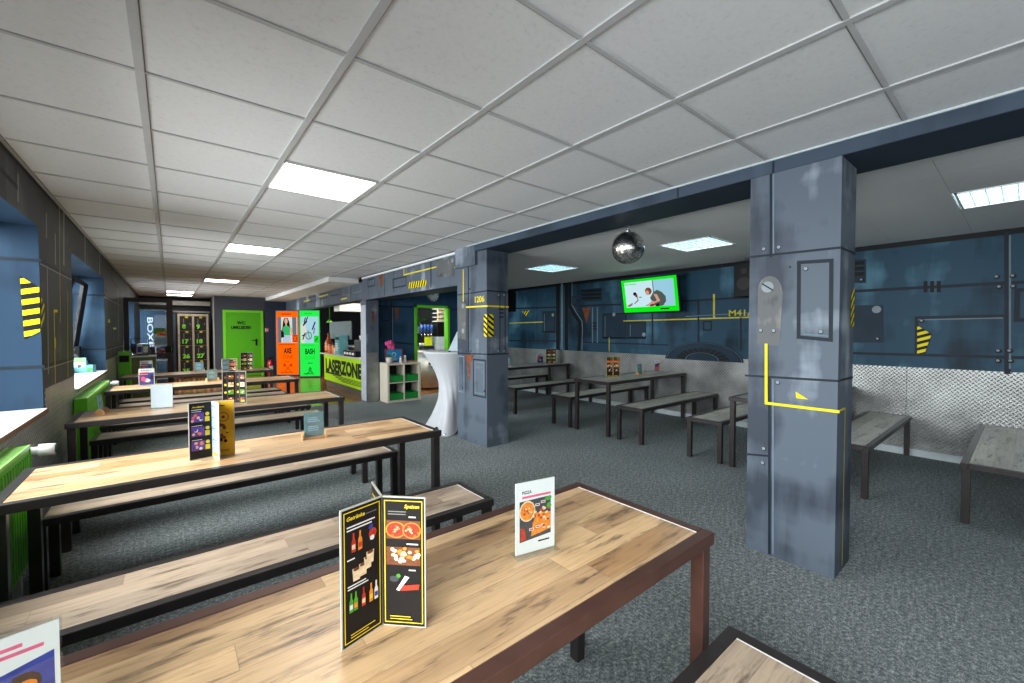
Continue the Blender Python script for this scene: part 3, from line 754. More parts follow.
# side room, along the tread-plate wall
RT = [(-.62, None), (1.31, 'side-room table half hidden behind the near mural pillar'), (3.43, 'side-room table under the television with a menu and small cards'), (5.93, 'side-room table at the far end beside the mural pillar marked 1206')]
tr = rect_frame(1.95, .612, TH, .01, 'long_table', RT[1][1], 'table', OAKR, (4.42, RT[1][0], 0), 'tables of the side room')
for y, lb in RT[2:]: dup(tr, (4.42, y, 0), 0, lb)
RB = [(-.10, 'side-room bench cut by the edge of the photo beyond the near pillar'), (.80, 'side-room bench standing just beyond the near pillar, against the tread plate'),
      (1.985, 'side-room bench whose free end shows just before the near pillar'), (2.93, 'side-room bench in front of the table under the television'),
      (4.115, 'side-room bench behind the table under the television'), (5.36, 'side-room bench in front of the far side-room table'), (6.58, 'side-room bench behind the far side-room table')]
br = rect_frame(1.97, .392, BH, .008, 'bench', RB[0][1], 'bench', OAKR, (4.425, RB[0][0], 0), 'benches of the side room')
for y, lb in RB[1:]: dup(br, (4.425, y, 0), 0, lb)

# ------------------------------------------------------------------ things on the tables
MENU_BLK = M('menu_black_print', (28, 25, 23), .5, spec=.2); MENU_YEL = M('menu_yellow_print', (226, 196, 40), .4)
MENU_GOLD = M('menu_golden_print', (226, 178, 36), .4); WTXT = M('white_print', (222, 220, 214), .4); GTXT = M('grey_print', (120, 118, 112), .4)
P_RED = M('print_red', (186, 50, 30), .4, 0, .35, 90); P_ORG = M('print_orange', (224, 130, 44), .4, 0, .3, 90); P_CREAM = M('print_cream', (226, 200, 160), .4, 0, .2, 90)
P_GRN = M('print_green', (70, 150, 40), .4, 0, .3, 60); P_BRN = M('print_brown', (110, 60, 30), .4, 0, .3, 90); P_BLUE = M('print_blue', (44, 60, 140), .4, 0, .4, 40)
P_PUR = M('print_purple', (96, 52, 132), .4, 0, .5, 40); P_PINK = M('print_pink', (226, 96, 130), .4, 0, .2, 40); P_LBL = M('print_light_blue', (150, 200, 224), .4, 0, .12, 30)
P_TEAL = M('print_teal', (90, 150, 160), .4, 0, .2, 30); P_SKIN = M('print_skin', (222, 170, 140), .4); P_HAIR = M('print_dark_hair', (52, 32, 22), .4)
CARDW = M('card_white_edge', (222, 222, 218), .4, 0, .02); MEDGE = M('menu_board_edge', (176, 172, 160), .45, 0, .05)
rnd = random.Random(3)

def blob(m, cx, cy, rx, ry, mat, n=10, j=.25):
    m.poly([(cx+rx*(1-j*rnd.random())*math.cos(2*PI*k/n), cy+ry*(1-j*rnd.random())*math.sin(2*PI*k/n)) for k in range(n)], mat)
def bars(m, x0, x1, y, n, h, gap, mat=WTXT):
    for k in range(n): m.rect(x0, y-k*gap, x1-(x1-x0)*.35*rnd.random(), y-k*gap+h, mat)
def pizza(m, cx, cy, r, ry):
    m.up(); m.disc(cx, cy, r, P_ORG, ry, 18); m.up(); m.disc(cx, cy, r*.86, P_RED, ry*.86, 18); m.up()
    for k in range(16):
        a = rnd.random()*6.28; q = rnd.random()*.75
        blob(m, cx+r*q*math.cos(a), cy+ry*q*math.sin(a), r*.13, ry*.13, [P_CREAM, P_ORG, P_GRN, P_CREAM, P_BRN][k % 5], 7)
def bottle(m, x, y, h, w, mat, cap):
    m.poly([(x-w, y), (x+w, y), (x+w, y+h*.55), (x+w*.4, y+h*.72), (x+w*.4, y+h), (x-w*.4, y+h), (x-w*.4, y+h*.72), (x-w, y+h*.55)], mat)
    m.up(); m.rect(x-w*.8, y+h*.15, x+w*.8, y+h*.4, cap); m.lift -= m.step
def border(m, w, h, col=MENU_YEL):
    m.rect(.003, .003, w-.003, h-.003, MENU_BLK); m.up(); m.frame(.008, .010, w-.008, h-.010, .0022, col); m.up()
def face_drinks(m, w, h):
    border(m, w, h); m.text('Getränke', .014, h-.028, .0085, MENU_YEL, shear=.2, bold=.03); m.rect(.06, h-.027, .088, h-.0255, GTXT)
    bars(m, .014, .09, h-.044, 2, .003, .007)
    for x, c, k in ((.03, P_RED, P_CREAM), (.046, P_ORG, P_RED)): bottle(m, x, h-.10, .042, .005, c, k)
    blob(m, .077, h-.075, .012, .014, P_RED); m.up(); blob(m, .073, h-.06, .007, .008, P_BLUE); m.up(); blob(m, .076, h-.085, .007, .007, WTXT)
    bars(m, .014, .04, h-.115, 1, .003, .007)
    for x, y in ((.036, h-.15), (.052, h-.146), (.064, h-.136), (.070, h-.126)):
        m.up(); m.poly([(x-.008, y-.014), (x+.008, y-.014), (x+.010, y+.014), (x-.010, y+.014)], P_CREAM); m.up(); m.disc(x, y+.011, .008, P_BRN, .004)
    bars(m, .014, .07, h-.172, 2, .0028, .006)
    for x, c, k in ((.022, P_GRN, WTXT), (.033, P_GRN, P_ORG), (.052, P_RED, P_CREAM), (.071, P_ORG, MENU_YEL), (.084, WTXT, P_BLUE)): m.up(); bottle(m, x, h-.228, .042, .0048, c, k)
    bars(m, .02, .082, .024, 2, .002, .006, MENU_YEL)
def face_food(m, w, h):
    border(m, w, h); m.text('Speisen', w-.014, h-.026, .0085, MENU_YEL, shear=.2, bold=.03, align='r'); bars(m, .016, .07, h-.036, 2, .0024, .006, GTXT); bars(m, .065, .09, h-.048, 1, .003, .005)
    m.rect(.012, h-.098, w-.012, h-.055, P_BRN); pizza(m, .034, h-.077, .024, .019); pizza(m, .072, h-.077, .022, .019)
    bars(m, .06, .09, h-.110, 1, .003, .005); m.up(); m.rect(.012, h-.158, w-.012, h-.116, P_BRN); m.up()
    for k in range(26): blob(m, .018+.07*rnd.random(), h-.153+.034*rnd.random(), .006, .005, [P_CREAM, WTXT, P_ORG][k % 3], 6); m.lift += .00001
    bars(m, .065, .09, h-.170, 1, .003, .005); m.up()
    m.poly([(.035, h-.215), (.042, h-.218), (.066, h-.185), (.056, h-.182)], WTXT); m.up(); m.poly([(.045, h-.218), (.088, h-.212), (.090, h-.2), (.05, h-.205)], P_RED); blob(m, .03, h-.19, .012, .008, DKGREY); blob(m, .04, h-.183, .006, .006, P_GRN)
    bars(m, .02, .085, .024, 2, .002, .006, MENU_YEL)
def face_dark(m, w, h):
    m.rect(.003, .003, w-.003, h-.003, MENU_BLK); m.up(); m.text('Angebote', .014, h-.028, .010, MENU_YEL, shear=.2, bold=.02); bars(m, .012, .07, h-.04, 1, .003, .005)
    for k in range(3):
        y = h-.105-.075*k
        m.up(); m.rect(.01, y, .068, y+.05, P_PUR); m.up()
        for q in range(7): blob(m, .015+.048*rnd.random(), y+.006+.038*rnd.random(), .009, .009, [P_BLUE, P_SKIN, P_PINK, WTXT, P_ORG][q % 5], 7); m.lift += .00001
        m.rect(.071, y, .092, y+.026, MENU_YEL); blob(m, .082, y+.04, .010, .010, MENU_YEL, 12, .1); bars(m, .012, .06, y+.055, 1, .0026, .005)
def face_yellow(m, w, h):
    m.rect(.003, .003, w-.003, h-.003, MENU_GOLD); m.up(); bars(m, .02, .08, h-.03, 1, .004, .006, MENU_BLK)
    m.ring(w/2, h-.09, .022, .026, P_BRN, 18); m.disc(w/2, h-.09, .008, P_BRN)
    for k in range(14): blob(m, .02+.06*rnd.random(), .06+.11*rnd.random(), .010, .012, [P_BRN, MENU_BLK, MENU_YEL, P_BRN][k % 4], 7); m.lift += .00001
    bars(m, .02, .08, .03, 2, .003, .007, P_BRN)
def face_white(m, w, h):
    m.rect(.003, .003, w-.003, h-.003, M('print_grey_blue', (150, 170, 186), .4)); m.up()
    for k in range(4): m.rect(.012, .05+.06*k, w-.012, .085+.06*k, P_LBL); bars(m, .012, .08, .095+.06*k, 1, .004, .006, P_BLUE)
    m.rect(.012, .012, w-.02, .03, MENU_YEL)
def face_tags(m, w, h):
    m.rect(.003, .003, w-.003, h-.003, MENU_BLK); m.up(); m.line([(w*.36, .01), (w*.36, h-.01)], .002, GTXT)
    for k in range(4):
        y = h-.075-.07*k; m.up(); m.rect(.045, y, .088, y+.042, [P_BRN, P_CREAM, P_GRN, P_BRN][k]); m.up()
        for q in range(5): blob(m, .05+.034*rnd.random(), y+.008+.028*rnd.random(), .008, .007, [P_ORG, WTXT, P_RED, P_GRN][q % 4], 7)
        blob(m, .024, y+.02, .011, .012, MENU_YEL if k in (1, 2) else P_BRN, 10, .1)
    m.rect(.05, .016, .088, .026, MENU_YEL)
FACES = dict(d=face_drinks, f=face_food, k=face_dark, y=face_yellow, w=face_white, t=face_tags)
def trifold(loc, dirs, faces, label):
    """three upright double-sided wings meeting at one edge; dirs in degrees"""
    t = thing('menu_stand', label, 'menu', loc, 0, 'three-wing table menus')
    w, h = .104, .302
    for i, a in enumerate(dirs):
        a = math.radians(a); d = Vector((math.cos(a), math.sin(a), 0)); n = Vector((-d.y, d.x, 0))
        m = MB(); T = Matrix(((d.x, n.x, 0, 0), (d.y, n.y, 0, 0), (0, 0, 1, 0), (0, 0, 0, 1)))
        m.T = T; m.box(.0035, w, -.0022, .0022, 0.0003, h, MEDGE)
        # counter-clockwise side
        m.canvas(d*w + n*.0022, -d, (0, 0, 1), .0003, .00015); FACES[faces[i][0]](m, w, h)
        m.canvas(-n*.0022, d, (0, 0, 1), .0003, .00015); FACES[faces[i][1]](m, w, h)
        m.build('wing', t)
    return t
zt = TH-.0012
trifold((.371, .932, zt), (194, 315, 81), ('dy', 'yf', 'kw'), 'black three-wing menu with yellow borders beside the pizza sign')
trifold((.168, 2.780, zt), (192, 284, 342), ('ky', 'fw', 'dy'), 'three-wing menu with a golden yellow face on the second table')
trifold((.47, 4.70, zt), (178, 318, 80), ('ty', 'yt', 'kw'), 'dark three-wing menu with yellow tags on the third table')
trifold((.615, 6.86, zt), (215, 330, 90), ('wy', 'ff', 'kw'), 'three-wing menu with one white wing on the fourth table')
trifold((1.04, 8.62, zt), (190, 318, 80), ('ty', 'yt', 'kw'), 'dark three-wing menu standing before the green door')
trifold((5.0, 3.81, zt), (150, 322, 60), ('fy', 'yf', 'kw'), 'dark three-wing menu on the table under the television')
trifold((6.10, 6.22, zt), (150, 322, 60), ('ty', 'yt', 'kw'), 'dark three-wing menu on the far side-room table')

def sign_holder(loc, rz, w, h, draw, label, group=None, white=True):
    """clear T-shaped sign holder with a printed insert"""
    t = thing('sign_holder', label, 'table sign', loc, rz, group)
    f = MB(); f.box(-w/2-.006, w/2+.006, -.028, .028, 0, .003, ACRYL)
    f.box(-w/2-.003, w/2+.003, -.0035, -.0021, .003, h+.004, ACRYL); f.box(-w/2-.003, w/2+.003, .0021, .0035, .003, h+.004, ACRYL)
    f.build('holder', t)
    m = MB(); m.box(-w/2, w/2, -.0018, .0018, .004, h, CARDW)
    m.canvas((-w/2, -.0018, .004), (1, 0, 0), (0, 0, 1), .00006, .00001); draw(m, w, h-.004)
    m.canvas((w/2, .0018, .004), (-1, 0, 0), (0, 0, 1), .00006, .00001); draw(m, w, h-.004)
    m.build('insert', t)
    return t
def d_pizza(m, w, h):
    m.rect(.004, .004, w-.004, h-.004, CARDW); m.up(); m.text('PIZZA', .022, h-.036, .009, MENU_BLK, bold=.03); m.rect(.022, h-.050, w-.014, h-.043, P_PINK)
    m.poly([(.013, .036), (w-.014, .046), (w-.014, h-.055), (.013, h-.058)], DKGREY); m.up()
    m.disc(.04, h-.09, .028, P_CREAM, .032); m.up(); m.disc(.04, h-.09, .024, P_ORG, .028); m.up()
    m.poly([(.052, .048), (w-.014, .060), (w-.014, h-.105), (.07, h-.1), (.06, h-.13)], P_ORG); m.up(); blob(m, w-.024, h-.062, .014, .008, P_GRN); blob(m, w-.02, h-.085, .010, .010, P_GRN)
    for k in range(30): blob(m, .058+.06*rnd.random(), .062+.07*rnd.random(), .006, .005, [P_RED, P_CREAM, P_ORG, P_CREAM][k % 4], 6); m.lift += .000003
    for k in range(8): blob(m, .026+.03*rnd.random(), h-.105+.03*rnd.random(), .004, .004, [P_RED, P_CREAM][k % 2], 6)
    m.poly([(.016, .04), (.036, .042), (.03, .075), (.016, .08)], P_RED); m.up()
    for x, y in ((.068, h-.08), (.088, h-.074), (.046, .066), (.07, .07)): m.rect(x, y, x+.016, y+.008, WTXT); m.up(); m.rect(x+.002, y+.002, x+.014, y+.006, P_RED)
    m.rect(w-.06, .026, w-.02, .031, MENU_BLK)
def d_photo(m, w, h):
    m.rect(.004, .004, w-.004, h-.004, CARDW); m.up(); bars(m, .03, w-.012, h-.022, 2, .006, .011, P_PINK); bars(m, .012, w*.5, h-.048, 1, .005, .01, MENU_BLK)
    m.poly([(.006, .006), (w-.006, .006), (w-.006, h-.045), (.006, h-.072)], P_BLUE); m.up(); blob(m, w*.35, .05, .035, .04, P_PUR); m.up(); blob(m, w*.74, h-.085, .020, .022, P_HAIR, 12, .1); m.up(); blob(m, w*.76, h-.092, .013, .016, P_ORG, 10, .1); m.up(); blob(m, w*.76, h-.135, .03, .03, P_ORG); m.up()
    blob(m, w*.62, .035, .03, .026, P_HAIR); m.up(); blob(m, w*.74, .04, .026, .022, P_ORG); blob(m, w*.3, .05, .03, .035, P_PINK); blob(m, .02, .07, .014, .02, P_RED)
def d_party(m, w, h):
    m.rect(.004, .004, w-.004, h-.004, CARDW); m.up(); bars(m, .02, w-.02, h-.022, 2, .005, .010, P_PUR); m.rect(.01, h-.07, w*.65, h-.045, P_RED); m.rect(.006, .006, w-.006, h-.075, P_PUR); m.up()
    m.rect(w*.6, .03, w-.006, h-.05, P_BLUE); m.up(); blob(m, w*.3, .08, .03, .035, P_PINK); blob(m, w*.55, .06, .03, .03, WTXT); m.up(); blob(m, w*.82, .10, .02, .03, P_HAIR); m.rect(.006, .006, w-.006, .028, P_BLUE)
def d_blank(m, w, h):
    m.rect(.002, .002, w-.002, h-.002, M('pale_blue_sheet', (214, 224, 232), .5, 0, .02))
dv = math.atan2(-.028, .136)
sign_holder((.861, .945, zt), dv, .138, .222, d_pizza, 'clear sign holder with a pizza advert near the end of the first table', 'clear sign holders')
sign_holder((-.222, .972, zt), math.atan2(.02, .1), .15, .213, d_photo, 'clear sign holder cut by the bottom left corner of the photo', 'clear sign holders')
sign_holder((-.066, 4.823, zt), math.atan2(-.03, .15), .152, .208, d_blank, 'blank pale sheet in a clear holder on the third table', 'clear sign holders')
sign_holder((-.236, 6.915, zt), .0, .150, .212, d_party, 'purple and red party sign on the fourth table', 'clear sign holders')
sign_holder((-.30, 8.76, zt), -.1, .150, .212, d_party, 'purple and red party sign on the furthest table, behind its twin', 'clear sign holders')
sign_holder((6.27, 3.88, zt), -.5, .10, .19, d_photo, 'small blue photo sign on the table under the television', 'clear sign holders')
sign_holder((5.98, 6.42, zt), -.1, .16, .19, d_party, 'pale photo sign on the far side-room table', 'clear sign holders')

BIRCH = m_wood('birch_wood', [(206, 160, 112), (190, 142, 94)], (120, 84, 52), plank=(.5, .5))
def card_block(loc, rz, label, w=.115):
    """a tilted-back teal card clamped between two half-round wooden cheeks"""
    t = thing('card_holder', label, 'card holder', loc, rz, 'wooden card holders')
    b = MB(); b.box(-w/2-.004, w/2+.004, -.022, .022, 0, .012, BIRCH); b.build('base', t)
    for s in (-1, 1):
        c = MB(); x = s*(w/2+.0095); n = 10
        pts = [(-.034, 0)]+[(-.034*math.cos(PI*k/n), .048*math.sin(PI*k/n)) for k in range(n+1)]
        pts = pts[1:]
        vs = [(x-.005, p[0], p[1]) for p in pts]+[(x+.005, p[0], p[1]) for p in pts]; k = len(pts)
        c.add(vs, [tuple(range(k)), tuple(range(2*k-1, k-1, -1))]+[(i, (i+1) % k, k+(i+1) % k, k+i) for i in range(k)], BIRCH)
        c.build('cheek', t)
    m = MB(); tl = Matrix.Rotation(-.10, 4, 'X'); m.T = tl; m.box(-w/2+.001, w/2-.001, -.003, .003, .013, .160, P_TEAL)
    m.canvas(tl @ Vector((-w/2, -.003, .012)), (1, 0, 0), tl.to_3x3() @ Vector((0, 0, 1)), .0003, .0001)
    m.rect(.008, .006, w-.008, .142, M('card_slate', (112, 136, 140), .5, 0, .15, 30)); m.up(); bars(m, .02, w-.02, .115, 3, .004, .012, P_LBL); bars(m, .02, w-.03, .06, 3, .004, .012, P_LBL)
    m.build('card', t); return t
card_block((.70, 2.850, zt), -.1, 'slate card in a wooden holder toward the end of the second table')
card_block((-.445, 4.79, zt), 1.45, 'edge-on card in a wooden holder at the window end of the third table')
card_block((.434, 6.955, zt), .2, 'pale teal card in a wooden holder on the fourth table')
card_block((.368, 8.68, zt), 0, 'pale teal card in a wooden holder on the furthest table')
card_block((5.64, 3.785, zt), 0, 'teal card in a wooden holder on the table under the television')
card_block((4.98, 6.26, zt), -.6, 'teal card in a wooden holder half behind the pillar marked 1206')

# ------------------------------------------------------------------ radiators and window-wall things
def radiator(y0, y1, label):
    x0, x1, z0, z1 = -.692, -.607, .14, .775
    t = thing('radiator', label, 'radiator', ((x0+x1)/2, y0, z0), 0, 'green radiators'); ox, oy, oz = (x0+x1)/2, y0, z0
    b = MB(); L = y1-y0; d = (x1-x0)/2; hh = z1-z0
    b.box(-d, -d+.012, .01, L-.01, 0, hh-.02, GREEN); b.box(d-.012, d-.006, .01, L-.01, 0, hh-.02, GREEN)
    n = int(L/.045)
    for k in range(n): y = .02+(L-.04)*k/n; b.box(d-.006, d, y, y+.028, .03, hh-.05, GREEN)
    b.build('panel', t)
    for y in (0, L-.01):
        e = MB(); e.box(-d, d, y, y+.0095, 0, hh-.004, GREEN); e.build('end_cap', t)
    g = MB(); gm = M('radiator_grille', (150, 206, 110), .35)
    g.box(-d, -d+.008, .01, L-.01, hh-.019, hh, gm); g.box(d-.008, d, .01, L-.01, hh-.019, hh, gm)
    for k in range(int(L/.022)): y = .012+(L-.03)*k/int(L/.022); g.box(-d+.008, d-.008, y, y+.010, hh-.010, hh-.002, gm)
    g.build('grille', t)
    for y in (.15, L-.15):
        f = MB(); f.box(-.02, .02, y, y+.03, -z0, 0, WPLAST); f.build('foot', t)
    zv = hh-.06; v = MB(); v.cyl((0, L+.002, zv), (0, L+.10, zv), .011, CHROME); v.cyl((-.01, L+.10, zv), (.02, L+.10, zv), .016, CHROME, 14)
    v.cyl((.02, L+.10, zv), (.055, L+.10, zv), .024, WPLAST, 16); v.cyl((.055, L+.10, zv), (.12, L+.10, zv), .036, WPLAST, 18, r2=.032); v.cyl((.12, L+.10, zv), (.123, L+.10, zv), .024, DKGREY, 14)
    v.cyl((0, L+.10, zv), (0, L+.10, -.13), .009, WPLAST, 8)
    v.build('thermostat_valve', t); return t
radiator(1.95, 3.465, 'lime green radiator beside the end of the second table')
radiator(5.5, 7.40, 'lime green radiator under the second window niche')

t = thing('snack_packet', 'small green and white packet stand on the stone window sill', 'packet', (-.92, 7.86, NZ0+.001), -.35); t.scale = (.8, .8, .9)
m = MB(); v = [(-.10, -.05, 0), (.10, -.05, 0), (.10, .05, 0), (-.10, .05, 0), (-.085, -.012, .215), (.075, -.012, .215), (.075, .012, .215), (-.085, .012, .215)]
m.add(v, [(0, 3, 2, 1), (4, 5, 6, 7), (0, 1, 5, 4), (1, 2, 6, 5), (2, 3, 7, 6), (3, 0, 4, 7)], P_TEAL)
m.canvas((-.1, -.05, 0), (1, 0, 0), (0, .038, .215), .001); m.rect(.02, .15, .17, .215, P_GRN); m.rect(.025, .08, .165, .15, P_LBL); m.up(); blob(m, .10, .10, .03, .03, P_HAIR); blob(m, .08, .13, .02, .015, P_SKIN); m.rect(.03, .01, .17, .05, P_TEAL)
m.build('packet', t)
m = MB(); m.box(.10, .18, -.05, .04, 0, .11, P_TEAL); m.box(.11, .17, -.052, -.0505, .02, .07, P_GRN); m.build('carton', t)
t = thing('loudspeaker', 'small black loudspeaker in the corner of the window niche', 'loudspeaker', (-1.0, 8.055, NZ0+.001), .0)
m = MB(); m.box(-.06, .06, -.06, .06, 0, .34, BLACK); m.build('cabinet', t, .006); m = MB(); m.canvas((0, -.06, .2), (1, 0, 0), (0, 0, 1), .001); m.disc(0, 0, .045, DKGREY); m.up(); m.disc(0, .1, .02, DKGREY); m.build('cone', t)

# bin, cabinet, brochure rack, open glass door -----------------------------------
t = thing('waste_bin', 'tall lime green bin with a dark slot beside the open glass door', 'bin', (-.60, 9.62, 0), 0)
m = MB(); m.box(-.075, .075, -.13, .13, .02, 1.06, GREEN); m.build('body', t, .008)
m = MB(); m.box(-.06, .06, -.133, -.131, .88, .99, BLACK); m.build('slot', t)
m = MB(); m.canvas((.075, 0, .55), (0, 0, 1), (0, -1, 0), .001); m.rect(.1, -.02, .32, .02, WTXT); m.build('label_strip', t)
m = MB(); m.box(-.07, .07, -.125, .125, 0, .02, BLACK); m.build('plinth', t)
t = thing('cabinet', 'low khaki cabinet holding brochures beside the green bin', 'cabinet', (-.40, 10.15, 0), 0)
KH = M('khaki_laminate', (112, 116, 70), .5)
m = MB(); m.box(-.19, .19, -.2, .2, .05, .93, KH); m.build('body', t, .004)
m = MB(); m.box(-.20, .20, -.21, .21, .93, .955, WPLAST); m.build('top', t)
m = MB(); m.box(-.185, .185, -.206, -.201, .08, .9, KH); m.box(.12, .14, -.214, -.206, .5, .62, CHROME); m.build('door', t)
m = MB(); m.box(-.18, .18, -.19, .19, 0, .05, BLACK); m.build('plinth', t)
t = thing('brochure_rack', 'leaning wire rack of dark brochures on top of the khaki cabinet', 'brochure rack', (-.43, 10.12, .956), 0)
m = MB()
for x in (-.12, .12): m.tube([(x, -.12, 0.006), (x, .12, .30), (x, .13, .006)], .006, DKGREY)
m.tube([(-.12, -.12, .006), (.12, -.12, .006)], .006, DKGREY); m.tube([(-.12, .12, .30), (.12, .12, .30)], .006, DKGREY)
m.build('wire_stand', t)
for k in range(3):
    m = MB(); a = math.atan2(.30, .24); T = Matrix.Translation((-.08+.08*k, -.10, .03)) @ Matrix.Rotation(a, 4, 'X'); m.T = T
    m.box(-.036, .036, 0, .21, .012, .020, [P_BLUE, WTXT, P_TEAL][k]); m.box(-.03, .03, .02, .15, .0202, .0206, [P_HAIR, P_BLUE, WTXT][k]); m.build('brochure', t)

GX0, GX1, GY, GZ = -.69, .05, 11.0, 2.045
DARKW = M('dark_brown_door_frame', (40, 28, 24), .4)
gd = MB()
for q in ((GX0, GX0+.075, .01, GZ), (GX1-.10, GX1, .01, GZ)): gd.box(q[0], q[1], GY-.025, GY+.025, q[2], q[3], DARKW)
gd.box(GX0+.075, GX1-.10, GY-.025, GY+.025, GZ-.08, GZ, DARKW); gd.box(GX0+.075, GX1-.10, GY-.025, GY+.025, .01, .16, DARKW)
gdo = struct('door_2', gd, 'open glazed door leaf with dark frame standing out from the window wall', 'door')
g = MB(); g.box(GX0+.076, GX1-.101, GY-.004, GY+.004, .161, GZ-.081, GLASS); g.build('pane', gdo)['kind'] = 'structure'
g = MB(); g.box(GX0+.18, GX1-.02, GY-.075, GY-.04, .90, .955, DARKW); g.box(GX0+.2, GX0+.23, GY-.04, GY-.0255, .91, .945, DARKW); g.box(GX1-.07, GX1-.03, GY-.04, GY-.0255, .91, .945, DARKW); g.build('push_bar', gdo)['kind'] = 'structure'
g = MB(); g.box(GX1-.13, GX1-.01, GY-.06, GY-.0256, .96, 1.09, BLACK); g.box(GX1-.035, GX1-.028, GY-.0615, GY-.0605, .99, 1.07, GREEN); g.ball((GX1-.04, GY-.05, .92), .022, WPLAST); g.build('lock', gdo)['kind'] = 'structure'
t = thing('poster', 'colourful paper notice stuck on the open glass door', 'notice', (-.13, GY-.0045, 1.10), 0)
m = MB(); m.box(-.12, .09, -.0022, -.0004, 0, .36, CARDW); m.canvas((-.12, -.0022, 0), (1, 0, 0), (0, 0, 1), .0006, .0003); m.rect(0, .24, .17, .36, P_GRN); m.up(); m.rect(.05, .20, .18, .28, P_ORG); m.up(); m.rect(.09, .21, .16, .25, P_RED); m.rect(.02, .03, .19, .17, P_LBL); bars(m, .03, .17, .12, 4, .01, .025, WTXT); m.build('sheet', t)

# things seen through the glass
t = thing('banner', 'tall dark blue banner with white vertical lettering behind the glass door', 'banner', (-.30, 12.6, .004), 0)
m = MB(); m.box(-.22, .22, -.01, .01, 0, 1.86, M('banner_blue', (34, 62, 86), .5, 0, .1, 3)); m.canvas((-.06, -.01, 1.70), (0, 0, -1), (1, 0, 0), .002); m.text('BOXENGASSE', 0, -.035, .10, M('banner_letter', (186, 200, 212), .5), bold=.02, width=1.62); m.build('cloth', t)
m = MB(); m.box(-.23, .23, -.015, .015, 1.86, 1.88, CHROME); m.build('rail', t)
t = thing('display_rack', 'white display rack with red logo panels behind the glass door', 'display rack', (-.25, 11.95, 0), 0)
for z in (.35, .75, 1.1): m = MB(); m.box(-.27, .27, -.12, .12, z, z+.025, WPLAST); m.build('shelf', t)
for x in (-.27, -.008, .254):
    m = MB(); m.box(x, x+.016, -.118, .118, 0, 1.1, WPLAST); m.build('post', t)
for x in (-.13, .13):
    m = MB(); m.box(x-.115, x+.115, .09, .11, .79, 1.05, M('navy_panel', (40, 58, 84), .5)); m.canvas((x, .09, .92), (1, 0, 0), (0, 0, 1), .002); m.ring(0, 0, .05, .085, P_RED, 20, .7, 5.6); m.up(); m.disc(.02, -.01, .02, P_ORG); m.build('logo_panel', t)

# lockers ------------------------------------------------------------------------
t = thing('locker', 'pale framed locker bank with black doors and bright green numbers', 'locker', (.18, 16.0, 0), 0)
LK = M('locker_frame_beige', (206, 190, 160), .5); LD = M('locker_door_black', (34, 30, 28), .4)
m = MB(); m.box(0, .74, .02, .46, .06, 1.91, LK)
for x in (0, .345, .70): m.box(x, x+.045, -.006, .02, .06, 1.91, LK)
m.box(.045, .70, -.004, .02, 1.85, 1.91, LK); m.build('body', t)
m = MB(); m.box(.02, .72, .03, .44, 0, .06, BLACK); m.build('plinth', t)
NEON = M('neon_green_number', (150, 255, 70), .4); nums = [['8', '17', '26', '35'], ['9', '18', '27', '36']]
for c in range(2):
    for r in range(4):
        x = .05+.345*c; z = 1.845-.445*(r+1); m = MB(); m.box(x, x+.29, -.002, .018, z+.006, z+.44, LD)
        m.canvas((x, -.002, z), (1, 0, 0), (0, 0, 1), .002); m.text(nums[c][r], .05, .07, .125, NEON, bold=.045); m.disc(.16, .41, .04, MENU_YEL, .028); m.line([(.09, .22), (.09, .36)], .02, GTXT)
        for k in range(4): m.line([(.16, .32-.018*k), (.24, .32-.018*k)], .006, BLACK)
        d = m.build('door', t)
        k_ = MB(); k_.cyl((x+.25, -.002, z+.2), (x+.25, -.02, z+.2), .012, CHROME, 10); k_.build('lock', d)

# green door -----------------------------------------------------------------------
A, B_, Zd = 1.235, 2.292, 2.03
dm = MB(); y = YF
for q in ((A, A+.07, 0, Zd), (B_-.07, B_, 0, Zd)): dm.box(q[0], q[1], y-.03, y-.0005, q[2], q[3], M('lime_green_door_frame', (122, 214, 40), .35, 0, .04))
dm.box(A+.07, B_-.07, y-.03, y-.0005, Zd-.07, Zd, M('lime_green_door_frame'))
d3 = struct('door_3', dm, 'lime green fire door in the anthracite end wall', 'door')
m = MB(); m.box(A+.072, B_-.072, y-.022, y-.0008, .01, Zd-.072, M('green_door_leaf', (84, 176, 20), .35, 0, .04)); m.canvas((1.70, y-.022, 0), (1, 0, 0), (0, 0, 1), .002)
m.text('WC', 0, 1.60,   .09, BLACK, bold=.05, align='c'); m.text('UMKLEIDEN', 0, 1.46, .09, BLACK, bold=.05, align='c', width=.52); m.build('leaf', d3)['kind'] = 'structure'
m = MB(); m.box(2.07, 2.12, y-.032, y-.0225, .94, 1.14, BLACK); m.cyl((2.095, y-.032, 1.10), (2.095, y-.08, 1.10), .012, BLACK); m.cyl((2.105, y-.08, 1.10), (1.96, y-.08, 1.10), .013, BLACK); m.build('handle', d3)['kind'] = 'structure'
t = thing('wall_sign', 'tiny red and white sign on the wall right of the green door', 'sign', (2.385, YF-.006, 1.36), 0)
m = MB(); m.box(-.055, .055, -.006, .001, 0, .13, P_RED); m.canvas((-.055, -.006, 0), (1, 0, 0), (0, 0, 1), .001); m.rect(.01, .012, .05, .118, WTXT); m.rect(.065, .03, .095, .1, WTXT); m.build('plate', t)
t = thing('fire_extinguisher', 'red fire extinguisher on the floor between green door and orange light box', 'fire extinguisher', (2.44, 15.05, 0), 0)
RED = M('extinguisher_red', (196, 24, 28), .25)
m = MB(); m.lathe([(.06, 0), (.085, .01), (.085, .40), (.06, .46), (.03, .49)], RED, 20); m.build('cylinder', t)
m = MB(); m.cyl((0, 0, .49), (0, 0, .53), .028, BLACK); m.box(-.03, .11, -.012, .012, .53, .555, BLACK); m.box(-.02, .10, -.01, .01, .575, .59, BLACK); m.build('valve', t)
